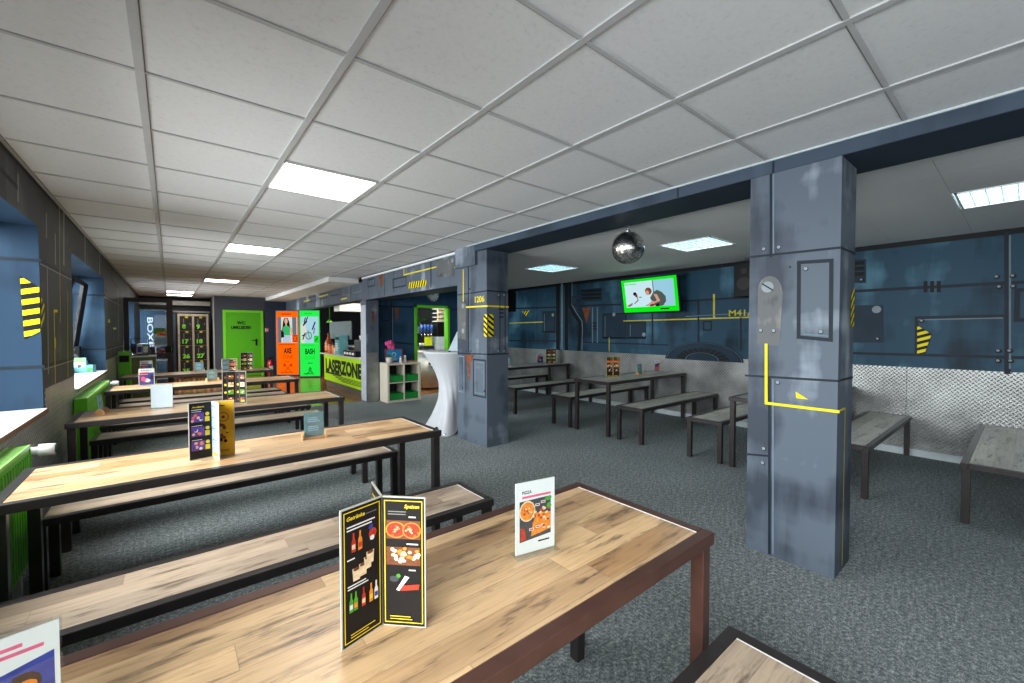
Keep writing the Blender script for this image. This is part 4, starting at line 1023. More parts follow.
m = MB(); m.tube([(-.02, 0, .54), (-.10, 0, .52), (-.125, 0, .40), (-.115, 0, .22)], .012, BLACK); m.cyl((-.115, 0, .22), (-.11, 0, .10), .016, BLACK, r2=.024); m.build('hose', t)
m = MB(); m.canvas((-.05, -.088, .16), (1, 0, 0), (0, 0, 1), .0005); m.rect(0, 0, .1, .14, WTXT); m.build('label_panel', t)

# backlit boxes --------------------------------------------------------------------
def light_box(a, b, ztop, rgb, label, draw, e):
    a = Vector((a[0], a[1], 0)); b = Vector((b[0], b[1], 0)); d = b-a; w = d.length; rz = math.atan2(d.y, d.x)
    t = thing('light_box', label, 'light box', a, rz, 'backlit advertising boxes')
    f = MB(); al = M('anodised_frame', (84, 86, 86), .5, .3); f.box(0, .02, -.012, .12, .02, ztop, al); f.box(w-.02, w, -.012, .12, .02, ztop, al); f.box(.02, w-.02, -.012, .12, ztop-.02, ztop, al); f.box(.02, w-.02, -.012, .12, .02, .04, al); f.box(.02, w-.02, .06, .118, .04, ztop-.02, al)
    for x in (.05, w-.09): f.box(x, x+.04, -.05, .16, 0, .02, BLACK)
    f.build('frame', t)
    m = MB(); m.box(.021, w-.021, -.008, .0, .041, ztop-.021, e); m.canvas((0, -.008, 0), (1, 0, 0), (0, 0, 1), .001); m.T = m.T @ Matrix.Diagonal((1, 1.24, 1, 1)); draw(m, w, ztop/1.24); m.build('screen', t)
    return t
EO = m_emit('lit_orange', (255, 104, 6), 1.0); EG = m_emit('lit_green', (40, 244, 80), .95)
EWH = m_emit('lit_white', (224, 224, 220), .9); EBL = m_emit('lit_pale_blue', (170, 214, 228), .95); EDK = m_emit('lit_dark', (30, 24, 22), .9); EDO = m_emit('lit_deep_orange', (214, 54, 4), 1.0); EGR = m_emit('lit_mint', (60, 190, 110), .9); ESK = m_emit('lit_skin', (232, 180, 150), .9); EGD = m_emit('lit_dark_green', (8, 90, 24), .9); EGB = m_emit('lit_bright_green', (20, 214, 40), 1.0); EJ = m_emit('lit_denim', (186, 206, 222), .9); EGY = m_emit('lit_grey', (110, 120, 128), .9)
def d_axe(m, w, z):
    s = w/.78
    bars(m, .2*s, .62*s, z-.10, 1, .03, .05, EDO); x0, x1, y0, y1 = .07*s, w-.06*s, z-.80, z-.16
    m.rect(x0, y0, x1, y1, EWH); m.up(); m.rect(x0, y0, x0+.10, y1, EGY); m.rect(x1-.15, y0+.1, x1-.02, y1, EGY); m.up(); c = x0+.28*s
    m.poly([(c-.09, y1-.10), (c-.05, y1-.02), (c+.05, y1-.02), (c+.10, y1-.12), (c+.14, y1-.34), (c-.13, y1-.34)], EDK); m.up()
    m.disc(c, y1-.10, .052, ESK, .07); m.up(); m.poly([(c-.02, y1-.16), (c+.02, y1-.16), (c+.025, y1-.24), (c-.025, y1-.24)], ESK); m.poly([(c+.10, y1-.26), (c+.17, y1-.25), (c+.21, y1-.44), (c+.02, y1-.50), (c+.02, y1-.46), (c+.15, y1-.42)], ESK)
    m.up(); m.poly([(c-.10, y1-.26), (c-.04, y1-.22), (c+.06, y1-.22), (c+.12, y1-.26), (c+.12, y1-.45), (c-.08, y1-.45)], EGR); m.up(); m.poly([(c-.09, y1-.45), (c+.12, y1-.45), (c+.15, y0), (c-.12, y0)], EJ); m.up(); m.poly([(c-.16, y1-.32), (c-.08, y1-.36), (c-.06, y1-.50), (c-.16, y1-.52)], EDK)
    m.up(); m.rect(x1-.15, y0+.01, x1+.01, y0+.2, EDO); m.up(); m.line([(x1-.11, y0+.05), (x1-.03, y0+.16)], .02, EO); m.line([(x1-.03, y0+.05), (x1-.11, y0+.16)], .02, EO)
    bars(m, .1*s, .68*s, y0-.06, 1, .02, .04, EDO)
    m.text('AXE', w/2, z-1.06, .13, EDK, bold=.04, align='c', width=.26*s); m.text('ZONE', w/2, z-1.19, .09, EDO, align='c', width=.34*s); bars(m, w/2-.08, w/2+.1, z-1.28, 1, .015, .03, EDO)
    for sg in (-1, 1): m.line([(w/2-sg*.09, z-1.52), (w/2+sg*.08, z-1.36)], .016, EDO); m.poly([(w/2+sg*.05, z-1.36), (w/2+sg*.12, z-1.42), (w/2+sg*.14, z-1.34), (w/2+sg*.10, z-1.31)], EDO)
    bars(m, .15*s, .65*s, .08, 1, .02, .03, EDO)
def d_bash(m, w, z):
    s = w/.6
    bars(m, .16*s, .46*s, z-.10, 1, .03, .05, EGB); x0, x1, y0, y1 = .05*s, w-.05*s, z-.80, z-.16
    m.rect(x0, y0, x1, y1, EBL); m.up(); m.poly([(x0, y0), (x0+.10, y0), (x0+.17, y0+.3), (x0+.1, y1-.1), (x0, y1-.2)], EWH); m.up()
    for q in ((.10, .5, .13, .60), (.15, .52, .19, .62)): m.line([(x0+q[0], y0+q[1]), (x0+q[2], y0+q[3])], .03, EDK)
    m.line([(x0+.08, y0+.44), (x0+.16, y0+.52)], .04, EDK); m.line([(x0+.33, y0+.34), (x0+.40, y0+.50)], .035, EDK); m.line([(x0+.36, y0+.24), (x0+.39, y0+.36)], .03, EGY)
    m.ring(x0+.22, y0+.18, .07, .095, EGY, 20); m.line([(x0+.2, y0+.3), (x0+.24, y0+.12)], .03, EGR); m.line([(x0+.06, y0+.10), (x0+.12, y0+.24)], .03, EDK); m.line([(x0+.05, y0+.18), (x0+.10, y0+.2)], .03, EDK)
    m.rect(x1-.13, y0+.005, x1, y0+.18, EGB); m.up(); m.line([(x1-.1, y0+.06), (x1-.03, y0+.12)], .02, EGD); bars(m, .07*s, .5*s, y0-.06, 1, .02, .04, EGB)
    m.text('BASH', w/2, z-1.06, .13, EGD, bold=.04, align='c', width=.27*s); m.text('ZONE', w/2, z-1.19, .09, EGB, align='c', width=.3*s); bars(m, w/2-.07, w/2+.09, z-1.29, 1, .015, .03, EGD)
    m.line([(w/2-.10, z-1.56), (w/2-.03, z-1.48), (w/2, z-1.38), (w/2+.03, z-1.48), (w/2+.10, z-1.56)], .014, EGD); m.ring(w/2, z-1.43, .03, .042, EGD, 14); m.line([(w/2-.07, z-1.50), (w/2+.07, z-1.50)], .012, EGD)
    bars(m, .12*s, .48*s, .08, 1, .018, .03, EGD)
light_box((2.55, 14.72), (3.10, 14.26), 2.02, (255, 120, 10), 'orange backlit box advertising axe throwing', d_axe, EO)
light_box((2.985, 13.72), (3.50, 13.42), 2.02, (60, 240, 90), 'bright green backlit box with a bicycle wheel picture', d_bash, EG)

# serving counter ---------------------------------------------------------------------
CX, CYA, CYB, CZ = 3.06, 8.46, 11.42, .83
t = thing('counter', 'serving counter with a lime green lettered front', 'counter', (CX, CYA, 0), 0)
m = MB(); L = CYB-CYA; m.box(.03, .55, 0, L, .16, CZ-.03, M('counter_carcass', (70, 70, 68), .5)); m.build('body', t)
m = MB(); m.box(.05, .5, .02, L-.02, 0, .16, M('counter_plinth', (84, 76, 66), .5)); m.build('plinth', t)
m = MB(); m.box(-.03, .6, -.02, L+.25, CZ-.03, CZ, M('counter_top', (196, 194, 188), .35)); m.build('worktop', t)
m = MB(); LG = M('lime_counter_front', (176, 226, 20), .35, 0, .03); m.box(0, .029, .004, L-.01, .16, CZ-.035, LG); m.canvas((0, L, 0), (0, -1, 0), (0, 0, 1), .002)
m.text('LASERZONE', .14, .40, .30, BLK, shear=-.06, bold=.055, width=2.62)
bars(m, .14, 1.6, .335, 1, .04, .05, BLK)
for k in range(4): m.up(); m.poly([(.75+.22*k, .31-.030*k), (L-.02, .31-.030*k), (L-.02, .325-.030*k), (.72+.22*k, .325-.030*k)], BLK)
m.build('front_panel', t)
def simple(name, label, cat, loc, parts, rz=0, group=None):
    t = thing(name, label, cat, loc, rz, group)
    for nm, fn in parts:
        m = MB(); fn(m); m.build(nm, t)
    return t
AMB = M('amber_liquid', (176, 82, 22), .2); cz = CZ
simple('bottle', 'tall amber bottle on the serving counter next to the green light box', 'bottle', (3.22, 11.56, cz), [('body', lambda m: m.lathe([(.08, 0), (.10, .02), (.10, .26), (.04, .38), (.035, .45)], AMB, 16)), ('cap', lambda m: m.lathe([(.04, .45), (.04, .50), (.016, .51)], P_BRN, 12)), ('label_band', lambda m: m.lathe([(.1012, .06), (.1012, .18)], P_ORG, 16, cap=False))])
simple('screen_back', 'flat grey screen back standing on the serving counter', 'screen', (3.36, 10.85, cz), [('panel', lambda m: m.box(-.02, .02, -.62, 1.05, .36, .80, M('screen_back_grey', (110, 124, 128), .5))), ('foot', lambda m: m.box(-.09, .09, -.18, .10, 0, .02, DKGREY)), ('stem', lambda m: m.box(-.016, .016, -.06, -.02, .02, .33, DKGREY))])
def pbx(m):
    m.box(-.10, .10, -.17, .17, 0, .46, P_TEAL); m.canvas((-.10, .17, 0), (0, -1, 0), (0, 0, 1), .002); m.rect(.03, .35, .31, .42, MENU_BLK); bars(m, .05, .28, .24, 4, .025, .05, WTXT)
simple('display_box', 'blue teal display box with white print on the counter', 'display box', (3.21, 10.48, cz), [('box', pbx)])
for k, (y, c, h) in enumerate(((11.26, P_ORG, .26), (11.09, P_RED, .2), (10.92, P_ORG, .24), (10.76, P_CREAM, .18))):
    simple('snack_jar', ['jar of orange snacks beside the amber bottle', 'short jar of red snacks on the counter', 'middle jar of orange snacks on the counter', 'jar of pale snacks beside the teal display box'][k], 'jar', (3.17, y, cz), [('jar', lambda m: m.lathe([(.055, 0), (.06, .01), (.06, h*.8), (.045, h*.88)], c, 14)), ('lid', lambda m: m.lathe([(.05, h*.88), (.05, h), (.0, h+.003)], DKGREY, 14, cap=False))])
simple('till', 'black till with white keys near the slim pillar', 'till', (3.22, 9.45, cz), [('body', lambda m: m.box(-.16, .16, -.40, .40, 0, .12, BLACK)), ('key_row', lambda m: [m.box(-.1615, -.1602, -.3+.18*k, -.17+.18*k, .04, .09, WPLAST) for k in range(4)]), ('screen', lambda m: m.box(.02, .06, -.15, .2, .14, .36, DKGREY)), ('stand', lambda m: m.box(.03, .05, 0, .05, .12, .14, DKGREY))])
for k, y in enumerate((9.95, 9.72, 9.2)):
    simple('cup_stack', 'stack of cream paper cups on the counter, ' + ['by the teal display box', 'middle one of the cup stacks', 'nearest the slim pillar'][k], 'cups', (3.52, y, cz), [('cup', lambda m: [m.lathe([(.05, .0+.09*q), (.065, .085+.09*q)], P_CREAM, 14) for q in range(4)]), ('top_cup', lambda m: m.lathe([(.05, .36), (.066, .45)], WPLAST, 14))], group='paper cup stacks')
simple('pendant_lamp', 'thin green pendant lamp over the end of the counter', 'lamp', (3.4, 12.1, 1.62), [('cord', lambda m: m.cyl((0, 0, .06), (0, 0, .80), .006, GREEND)), ('shade', lambda m: m.lathe([(.09, 0), (.06, .05), (.015, .07)], GREEN, 16))])
simple('extractor_hood', 'pale boxy extractor hanging above the bar', 'extractor', (4.4, 12.3, 1.95), [('hood', lambda m: m.box(-.75, .6, -.25, .25, 0, .22, PAINTW)), ('duct', lambda m: m.box(-.15, .15, -.12, .12, .22, .47, CHROME))])
simple('back_counter', 'dark back counter with blue cups behind the serving counter', 'counter', (4.5, 11.6, 0), [('body', lambda m: m.box(0, .55, 0, 3.0, 0, .88, DKGREY)), ('worktop', lambda m: m.box(-.03, .57, -.02, 3.02, .88, .92, WPLAST))])
simple('coffee_grinder', 'dark machine with blue lights on the back counter', 'machine', (4.75, 12.7, .9202), [('body', lambda m: m.box(-.2, .2, -.3, .3, 0, .5, BLACK)), ('display', lambda m: m.box(-.205, -.2005, -.2, .2, .2, .42, m_emit('blue_display', (60, 120, 220), .8)))])
# kitchen seen through the lime doorway
simple('drinks_station', 'white curved drinks counter inside the lime doorway', 'counter', (4.95, 9.35, 0), [('body', lambda m: (m.lathe([(.42, .04), (.42, .86)], M('white_lacquer', (236, 238, 238), .4), 28), m.box(0, .55, -.3, .42, .04, .86, M('white_lacquer')))), ('worktop', lambda m: (m.lathe([(.45, .86), (.45, .92)], M('station_top', (206, 206, 200), .3), 28), m.box(0, .58, -.32, .45, .8605, .9195, M('station_top')))), ('handle', lambda m: [m.cyl((-.2+.06*q, -.39, .62-.08*q), (-.16+.06*q, -.40, .60-.08*q), .02, BLACK) for q in range(3)]), ('plinth', lambda m: m.lathe([(.38, 0), (.38, .04)], BLACK, 24))])
def mach(m):
    m.box(-.34, .05, -.12, .22, .0, .10, CHROME); m.box(-.34, .05, .12, .22, .10, .42, DKGREY); m.box(-.34, .05, -.12, .22, .42, .58, CHROME)
simple('drinks_dispenser', 'chrome drinks dispenser with blue tap handles in the doorway', 'drinks dispenser', (4.93, 9.25, .9205), [('body', mach)] + [('tap', (lambda k: lambda m: (m.cyl((-.30+.09*k, -.13, .42), (-.30+.09*k, -.17, .34), .012, CHROME), m.cyl((-.30+.09*k, -.135, .44), (-.30+.09*k, -.16, .62), .022, M('tap_blue', (60, 110, 200), .3))))(k)) for k in range(4)] + [('sign_plate', lambda m: (m.box(-.22, -.02, -.155, -.15, .12, .33, M('lime_sign', (214, 232, 30), .4)), m.box(-.20, -.18, -.15, -.12, .12, .16, CHROME))), ('cup', lambda m: [m.lathe([(.028, .101), (.036, .18)], WPLAST, 10, cx=-.28+.08*k, cy=-.06) for k in range(4)])])
simple('dispenser_tower', 'tall black dispenser with white top trays on the drinks counter', 'dispenser', (5.18, 9.20, .9205), [('lower_case', lambda m: m.box(-.12, .14, -.12, .2, 0, .33, M('ice_white', (206, 222, 228), .3))), ('middle_case', lambda m: m.box(-.11, .13, -.115, .2, .33, .68, BLACK)), ('shelf', lambda m: [m.box(-.12, .14, -.13, .15, .70+.1*k, .72+.1*k, WPLAST) for k in range(4)]), ('cup_row', lambda m: [m.lathe([(.03, .72+.1*k), (.038, .79+.1*k)], P_CREAM, 10, cx=-.07+.07*q, cy=-.06) for k in range(3) for q in range(3)])])
simple('hanging_cupboard', 'pale teal wall cupboard high inside the lime doorway', 'cupboard', (4.72, 10.309, 1.55), [('body', lambda m: m.box(-.22, .22, 0, .35, 0, .65, M('pale_teal_laminate', (158, 204, 204), .4))), ('door', lambda m: m.box(-.215, .215, -.02, -.001, .005, .645, M('pale_teal_laminate'))), ('handle', lambda m: m.box(.15, .17, -.035, -.02, .1, .25, CHROME))])
simple('leafy_plant', 'green plant on a dark shelf inside the doorway', 'plant', (5.25, 10.4, 1.50), [('pot', lambda m: m.lathe([(.07, 0), (.09, .14)], DKGREY, 14)), ('leaf', lambda m: [m.add([(0, 0, .13), (.13*math.cos(a)-.04*math.sin(a), .13*math.sin(a)+.04*math.cos(a), .22), (.24*math.cos(a), .24*math.sin(a), .2+.06*math.sin(5*a)), (.13*math.cos(a)+.04*math.sin(a), .13*math.sin(a)-.04*math.cos(a), .22)], [(0, 1, 2, 3)], P_GRN) for a in [PI*2*k/9 for k in range(9)]])])
bk = MB(); bk.box(4.5, XR-.01, 10.66, 10.70, 0, 2.41, M('kitchen_tiles', (92, 96, 100), .4)); struct('wall_kitchen_back', bk, 'grey tiled kitchen wall seen through the lime doorway', 'wall')
simple('wall_shelf', 'dark shelf carrying the plant on the kitchen wall', 'shelf', (5.25, 10.4, 1.47), [('board', lambda m: m.box(-.35, .4, -.16, .255, 0, .0295, DKGREY)), ('bracket', lambda m: m.box(-.2, -.17, .1, .255, -.15, 0, DKGREY))])

# wall clock -------------------------------------------------------------------------
t = thing('wall_clock', 'round white wall clock above the lime doorway', 'clock', (4.445, YREC-.001, 2.175), 0)
m = MB(); m.T = Matrix.Rotation(PI/2, 4, 'X'); m.lathe([(.152, 0), (.158, .02), (.150, .045), (.136, .045), (.136, .02)], M('clock_rim', (90, 98, 104), .3, .6), 32, cap=False); m.build('rim', t)
m = MB(); m.T = Matrix.Rotation(PI/2, 4, 'X'); m.lathe([(.001, .018), (.136, .02)], M('clock_face', (232, 238, 240), .4), 32, cap=False)
m.canvas((0, -.021, 0), (1, 0, 0), (0, 0, 1), .001)
for k in range(12): a = PI*2*k/12; m.line([(.105*math.sin(a), .105*math.cos(a)), (.125*math.sin(a), .125*math.cos(a))], .012, BLK)
m.build('dial', t)
m = MB(); m.canvas((0, -.024, 0), (1, 0, 0), (0, 0, 1), .001); m.line([(0, 0), (-.02, .07)], .012, BLK); m.up(2); m.line([(0, 0), (.012, .105)], .008, BLK); m.disc(0, 0, .012, BLK); m.build('hand', t)

# shelf unit with green trays -----------------------------------------------------------
SW = M('pale_wood_white_shelf', (214, 204, 186), .45, 0, .05, 3); sx0, sy0 = 3.215, 7.73
t = thing('shelf_unit', 'low white cube shelf with four compartments beside the slim pillar', 'shelf', (sx0, sy0, 0), 0)
m = MB(); w_, d_, h_ = .70, .38, .77
m.box(0, .04, 0, d_, .005, h_, SW); m.box(w_-.04, w_, 0, d_, .005, h_, SW); m.box(.04, w_-.04, 0, d_, .005, .045, SW); m.box(.04, w_-.04, 0, d_, h_-.04, h_, SW); m.build('carcass', t)
m = MB(); m.box(w_/2-.009, w_/2+.009, .003, d_-.01, .045, h_-.04, SW); m.build('divider', t)
for s in (0, 1): m = MB(); x = .04 if s == 0 else w_/2+.009; m.box(x, x+w_/2-.049, .003, d_-.01, h_/2-.009, h_/2+.009, SW); m.build('shelf', t)
m = MB(); m.box(.04, w_-.04, d_-.008, d_, .045, h_-.04, M('dark_shelf_back', (38, 44, 50), .6)); m.build('back_panel', t)
GT = M('green_tray_plastic', (30, 150, 62), .4, 0, .06)
def tray(x, z, lb):
    t = thing('storage_tray', lb, 'tray', (x, sy0+.03, z), 0, 'green trays in the cube shelf'); m = MB(); a, b, h, wt = .140, .30, .13, .006
    def wall(x0, y0, x1, y1): m.box(x0, x1, y0, y1, .0, h, GT)
    m.box(-a, a, 0, b, 0, wt, GT); wall(-a, 0, a, wt); wall(-a, b-wt, a, b); wall(-a, 0, -a+wt, b); wall(a-wt, 0, a, b); m.build('body', t)
    m = MB(); m.box(-a-.006, a+.006, -.008, 0, h-.02, h, GT); m.box(-a-.006, a+.006, b, b+.006, h-.02, h, GT); m.box(-a-.006, -a, 0, b, h-.02, h, GT); m.box(a, a+.006, 0, b, h-.02, h, GT); m.build('rim', t)
for x, z, lb in ((.19, .0455, 'green tray in the lower compartment next to the slim pillar'), (.51, .0455, 'green tray in the lower compartment next to the lime doorway'), (.19, .395, 'green tray in the upper compartment next to the slim pillar'), (.51, .395, 'green tray in the upper compartment next to the lime doorway')): tray(sx0+x, z, lb)
t = thing('potted_orchid', 'pink orchid in a small pot on the cube shelf', 'plant', (3.29, 7.81, .771), 0)
m = MB(); m.lathe([(.045, 0), (.06, .02), (.068, .11), (.062, .11), (.058, .09)], M('pale_pot', (196, 192, 186), .4), 18); m.build('pot', t)
m = MB(); m.tube([(0, 0, .09), (.01, .0, .22), (-.01, -.02, .32), (-.05, -.03, .36)], .004, P_GRN, 6)
for a in (0.3, 1.6, 2.9, 4.4, 5.5): m.add([(0, 0, .10), (.06*math.cos(a)-.02*math.sin(a), .06*math.sin(a)+.02*math.cos(a), .16), (.105*math.cos(a), .105*math.sin(a), .12), (.06*math.cos(a)+.02*math.sin(a), .06*math.sin(a)-.02*math.cos(a), .16)], [(0, 1, 2, 3)], GREEND)
m.build('stem_and_leaves', t)
for q in ((-.06, -.04, .38), (.0, -.05, .40), (.05, -.02, .36), (-.02, -.05, .32), (.04, -.05, .30)):
    m = MB()
    for k in range(5): a = 2*PI*k/5+q[0]*20; m.ball((q[0]+.028*math.cos(a), q[1]-.008, q[2]+.028*math.sin(a)), .022, M('orchid_pink', (226, 70, 150), .5), 8, 6)
    m.ball((q[0], q[1]-.02, q[2]), .010, M('orchid_heart', (240, 200, 90), .5), 8, 6); m.build('blossom', t)
t = thing('framed_notice', 'blue notice in a red frame leaning on the cube shelf', 'notice', (3.47, 7.99, .771), 0)
m = MB(); T = Matrix.Rotation(-.15, 4, 'X'); m.T = T
for q in ((-.19, .19, 0, .018), (-.19, .19, .252, .27), (-.19, -.172, .018, .252), (.172, .19, .018, .252)): m.box(q[0], q[1], -.012, .004, q[2]+.003, q[3]+.003, M('dark_red_frame', (130, 24, 40), .4))
m.build('frame', t); m = MB(); m.T = T; m.box(-.172, .172, -.006, .002, .021, .254, M('notice_blue', (44, 132, 186), .4)); m.canvas(T @ Vector((0, -.006, .13)), (1, 0, 0), T.to_3x3() @ Vector((0, 0, 1)), .001); m.ring(0, .02, .03, .05, P_LBL, 18); bars(m, -.1, .12, -.06, 2, .012, .03, P_LBL); m.build('picture', t)
for k, (x, y) in enumerate(((3.52, 7.80), (3.63, 7.84))):
    simple('salt_shaker', ['small white shaker in front of the blue notice', 'white shaker at the doorway side of the blue notice'][k], 'shaker', (x, y, .771), [('body', lambda m: m.lathe([(.03, 0), (.034, .01), (.022, .09), (.024, .10)], WPLAST, 14)), ('cap', lambda m: m.lathe([(.025, .10), (.025, .125), (.012, .14)], WPLAST if k else CHROME, 14))])
simple('wooden_tray', 'flat wooden tray with a brown card on the cube shelf', 'tray', (3.79, 7.90, .771), [('board', lambda m: m.box(-.09, .09, -.1, .1, 0, .02, BIRCH)), ('card', lambda m: m.box(-.06, .07, -.08, .06, .0205, .026, P_BRN))])

# bar table with a stretch cover ----------------------------------------------------------
BT = Vector((3.085, 5.132, 0)); t = thing('bar_table', 'tall bar table in a white stretch cover before the pillar marked 1206', 'bar table', BT, 0)
COV = M('white_stretch_fabric', (182, 184, 188), .75, 0, .02)
m = MB(); n = 96; rows = 44; vs = []; fs = []
for j in range(rows+1):
    u = j/rows; z = 1.09*(1-u)
    for k in range(n):
        a = 2*PI*k/n; ft = (.5+.5*math.cos(4*(a-math.radians(224))))   # 1 at a foot
        w0 = .185+.215*abs((z-.60)/.49)**1.7 if z >= .60 else .185
        if z < .60:
            s = (.60-z)/.60; r = w0 + (.25*s**1.8)*ft**1.4 + .06*s**1.6*(1-ft) - .05*math.sin(PI*s)*(1-ft)
        else: r = w0
        r += .004*math.sin(16*a+9*z)*max(0, 1-abs(z-.5)/.4)
        zz = z + (.07*(1-ft)**2)*max(0, 1-z/.25) if z < .25 else z
        vs.append((r*math.cos(a), r*math.sin(a), max(zz, .004)))
for j in range(rows):
    for k in range(n): k2 = (k+1) % n; fs.append((j*n+k, (j+1)*n+k, (j+1)*n+k2, j*n+k2))
m.add(vs, fs, COV, True); m.build('stretch_cover', t)
m = MB(); m.lathe([(.40, 1.088), (.405, 1.096), (.405, 1.108), (.395, 1.113), (.0, 1.114)], COV, 48, cap=False); m.build('top_cover', t)
m = MB(); m.cyl((0, 0, .03), (0, 0, 1.07), .03, CHROME)
for k in range(4): a = math.radians(224+90*k); m.cyl((0, 0, .04), (.42*math.cos(a), .42*math.sin(a), .02), .018, CHROME)
m.build('column', t)
t = thing('sign_holder', 'slanted clear sheet standing on the white bar table', 'table sign', (3.03, 5.01, 1.1145), math.radians(-38))
m = MB(); m.box(-.10, .10, -.03, .05, 0, .003, ACRYL); m.build('holder', t)
m = MB(); m.add([(-.07, 0, .003), (.12, 0, .003), (.12, .03, .27), (.05, .03, .27), (-.07, .004, .003), (.12, .004, .003), (.12, .034, .27), (.05, .034, .27)], [(0, 1, 2, 3), (7, 6, 5, 4), (0, 4, 5, 1), (1, 5, 6, 2), (2, 6, 7, 3), (3, 7, 4, 0)], M('pale_grey_sheet', (176, 192, 200), .4)); m.build('sheet', t)
simple('small_cap', 'tiny dark object on the rim of the white bar table', 'bottle cap', (2.90, 4.89, 1.1142), [('cap', lambda m: m.lathe([(.018, 0), (.018, .012), (.014, .018), (.0, .018)], BLACK, 14, cap=False))])

# mirror ball ---------------------------------------------------------------------------
t = thing('mirror_ball', 'silver mirror ball hanging from the side-room ceiling', 'mirror ball', (3.375, 2.405, 2.18), 0)
ntm = NT('mirror_facets'); ntm.b.inputs['Metallic'].default_value = 1; ntm.b.inputs['Roughness'].default_value = .22
tc = ntm.add('ShaderNodeNewGeometry'); wn = ntm.add('ShaderNodeTexWhiteNoise', noise_dimensions='3D')
sc_ = ntm.add('ShaderNodeVectorMath', operation='SCALE', i_Scale=50.0); ntm.link(tc.outputs['True Normal'], sc_.inputs[0]); rd = ntm.add('ShaderNodeVectorMath', operation='FLOOR'); ntm.link(sc_.outputs[0], rd.inputs[0]); ntm.link(rd.outputs[0], wn.inputs['Vector'])
ntm.link(ntm.ramp(wn.outputs['Value'], [(.1, (170, 168, 164)), (.9, (250, 248, 244))]), ntm.b.inputs['Base Color'])
m = MB(); m.ball((0, 0, 0), .152, ntm.m, 44, 26, smooth=False); m.build('mirrored_sphere', t)
m = MB(); m.lathe([(.022, .149), (.022, .165), (.008, .17)], CHROME, 12); m.cyl((0, 0, .165), (0, 0, .198), .006, CHROME, 8); m.cyl((0, 0, .198), (0, 0, .2145), .03, WPLAST, 14); m.build('motor_and_rod', t)

# television ------------------------------------------------------------------------------
t = thing('television', 'tilted wall television with a bright green framed picture', 'television', (6.16, 3.94, 1.69), 0)
tilt = math.atan2(.115, .575); up = Vector((-math.sin(tilt), 0, math.cos(tilt))); rt = Vector((0, -1, 0)); nrm = rt.cross(up)
wT, hT = 1.04, .586
def TM(o): return Matrix(((rt.x, up.x, nrm.x, o.x), (rt.y, up.y, nrm.y, o.y), (rt.z, up.z, nrm.z, o.z), (0, 0, 0, 1)))
m = MB(); m.T = TM(Vector((0, 0, 0))); m.box(-wT/2, wT/2, 0, hT, -.045, 0, BLACK); m.build('case', t, .004)
m = MB(); TG = m_emit('screen_green', (10, 232, 20), 1.0); TW = m_emit('screen_pale', (196, 228, 236), 1.0); TB2 = m_emit('screen_light_blue', (150, 200, 220), 1.0); TH_ = m_emit('screen_brown', (120, 74, 40), .9); TS = m_emit('screen_skin', (206, 160, 136), .95); TV_ = m_emit('screen_grey', (84, 92, 88), .9); TK = m_emit('screen_dark', (26, 24, 30), .9); TR = m_emit('screen_red', (150, 44, 40), .9)
m.canvas((0, 0, 0), rt, up, .0008, .0003); a, b = -wT/2+.012, wT/2-.012
m.rect(a, .02, b, hT-.012, TG); m.up(); m.rect(a+.06, .105, b-.055, hT-.055, TW); m.up(); m.poly([(.06, .105), (b-.055, .105), (b-.055, hT-.055), (.10, hT-.055)], TB2); m.up(); m.rect(.085, .3, .10, hT-.055, TV_); m.rect(a+.07, hT-.10, a+.30, hT-.085, TG)
m.up(); m.poly([(.09, .34), (.16, .37), (.24, .33), (.30, .26), (.30, .18), (.24, .11), (.12, .105), (.06, .16), (.02, .25)], TV_); m.up(); m.disc(-.0, .36, .062, TH_, .06); m.up(); m.disc(-.022, .335, .035, TS, .038)
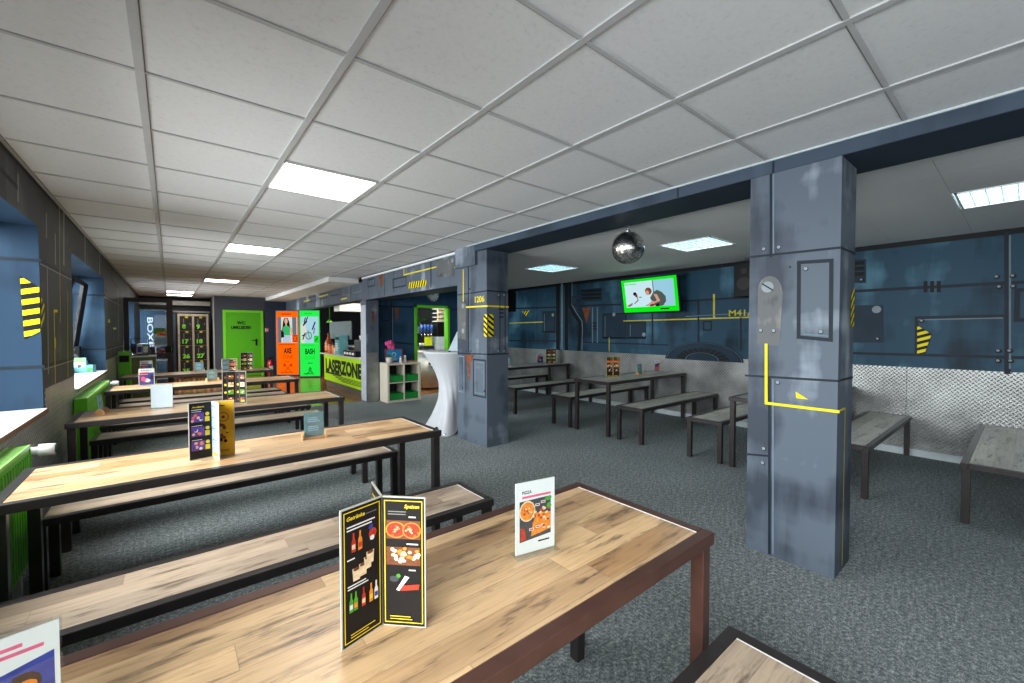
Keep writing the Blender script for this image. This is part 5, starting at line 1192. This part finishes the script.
m.poly([(.09, .31), (.15, .30), (.20, .19), (.10, .16), (.09, .18), (.14, .20)], TS); m.poly([(-.02, .15), (.06, .20), (.12, .17), (.04, .12)], TS); m.up(); m.poly([(-.01, .11), (.06, .105), (.12, .15), (.02, .145)], TR); m.poly([(.10, .105), (.18, .105), (.17, .16), (.12, .14)], TK)
m.disc(-.26, .33, .034, TK, .03); m.disc(-.235, .30, .024, TR, .03); m.line([(-.22, .28), (-.21, .22), (-.28, .17)], .016, TH_); m.line([(-.42, .13), (-.33, .17)], .018, TR); m.line([(-.40, .12), (-.33, .15)], .01, TK); m.line([(-.18, .27), (-.14, .27)], .012, TK); m.line([(-.06, .13), (-.02, .13)], .012, TK)
m.poly([(-.03, .14), (.02, .18), (.0, .12)], TS); bars(m, .19, .42, .05, 1, .022, .04, m_emit('screen_deep_green', (4, 60, 8), .8)); m.build('screen', t)
m = MB(); m.box(.02, .25, -.12, .12, .16, .42, BLACK); m.build('wall_bracket', t)
SPK = M('speaker_cone', (30, 30, 32), .6)
for y, z0, z1, lb in ((2.50, 1.87, 2.33, 'black wall loudspeaker half hidden by the near pillar'), (7.85, 1.85, 2.31, 'black wall loudspeaker beside the pillar marked 1206')):
    t = thing('loudspeaker', lb, 'loudspeaker', (6.29, y, z0), 0)
    m = MB(); m.box(-.12, .10, -.13, .13, 0, z1-z0, BLACK); m.build('cabinet', t, .006); m = MB(); m.canvas((-.12, 0, .18), (0, -1, 0), (0, 0, 1), .001); m.disc(0, 0, .09, SPK); m.up(); m.disc(0, .17, .04, SPK); m.build('cone', t)
    m = MB(); m.box(.10, .128, -.04, .04, .15, .3, DKGREY); m.build('bracket', t)


SC.view_settings.view_transform = 'Standard'
SC.view_settings.look = 'None'
SC.view_settings.exposure = 0.05
SC.view_settings.gamma = 1.0
SC.view_settings.use_curve_mapping = False
SC.cycles.max_bounces = 10
SC.cycles.diffuse_bounces = 6
SC.cycles.glossy_bounces = 4
SC.cycles.transparent_max_bounces = 12
SC.cycles.sample_clamp_indirect = 6.0
SC.cycles.caustics_reflective = False
SC.cycles.caustics_refractive = False
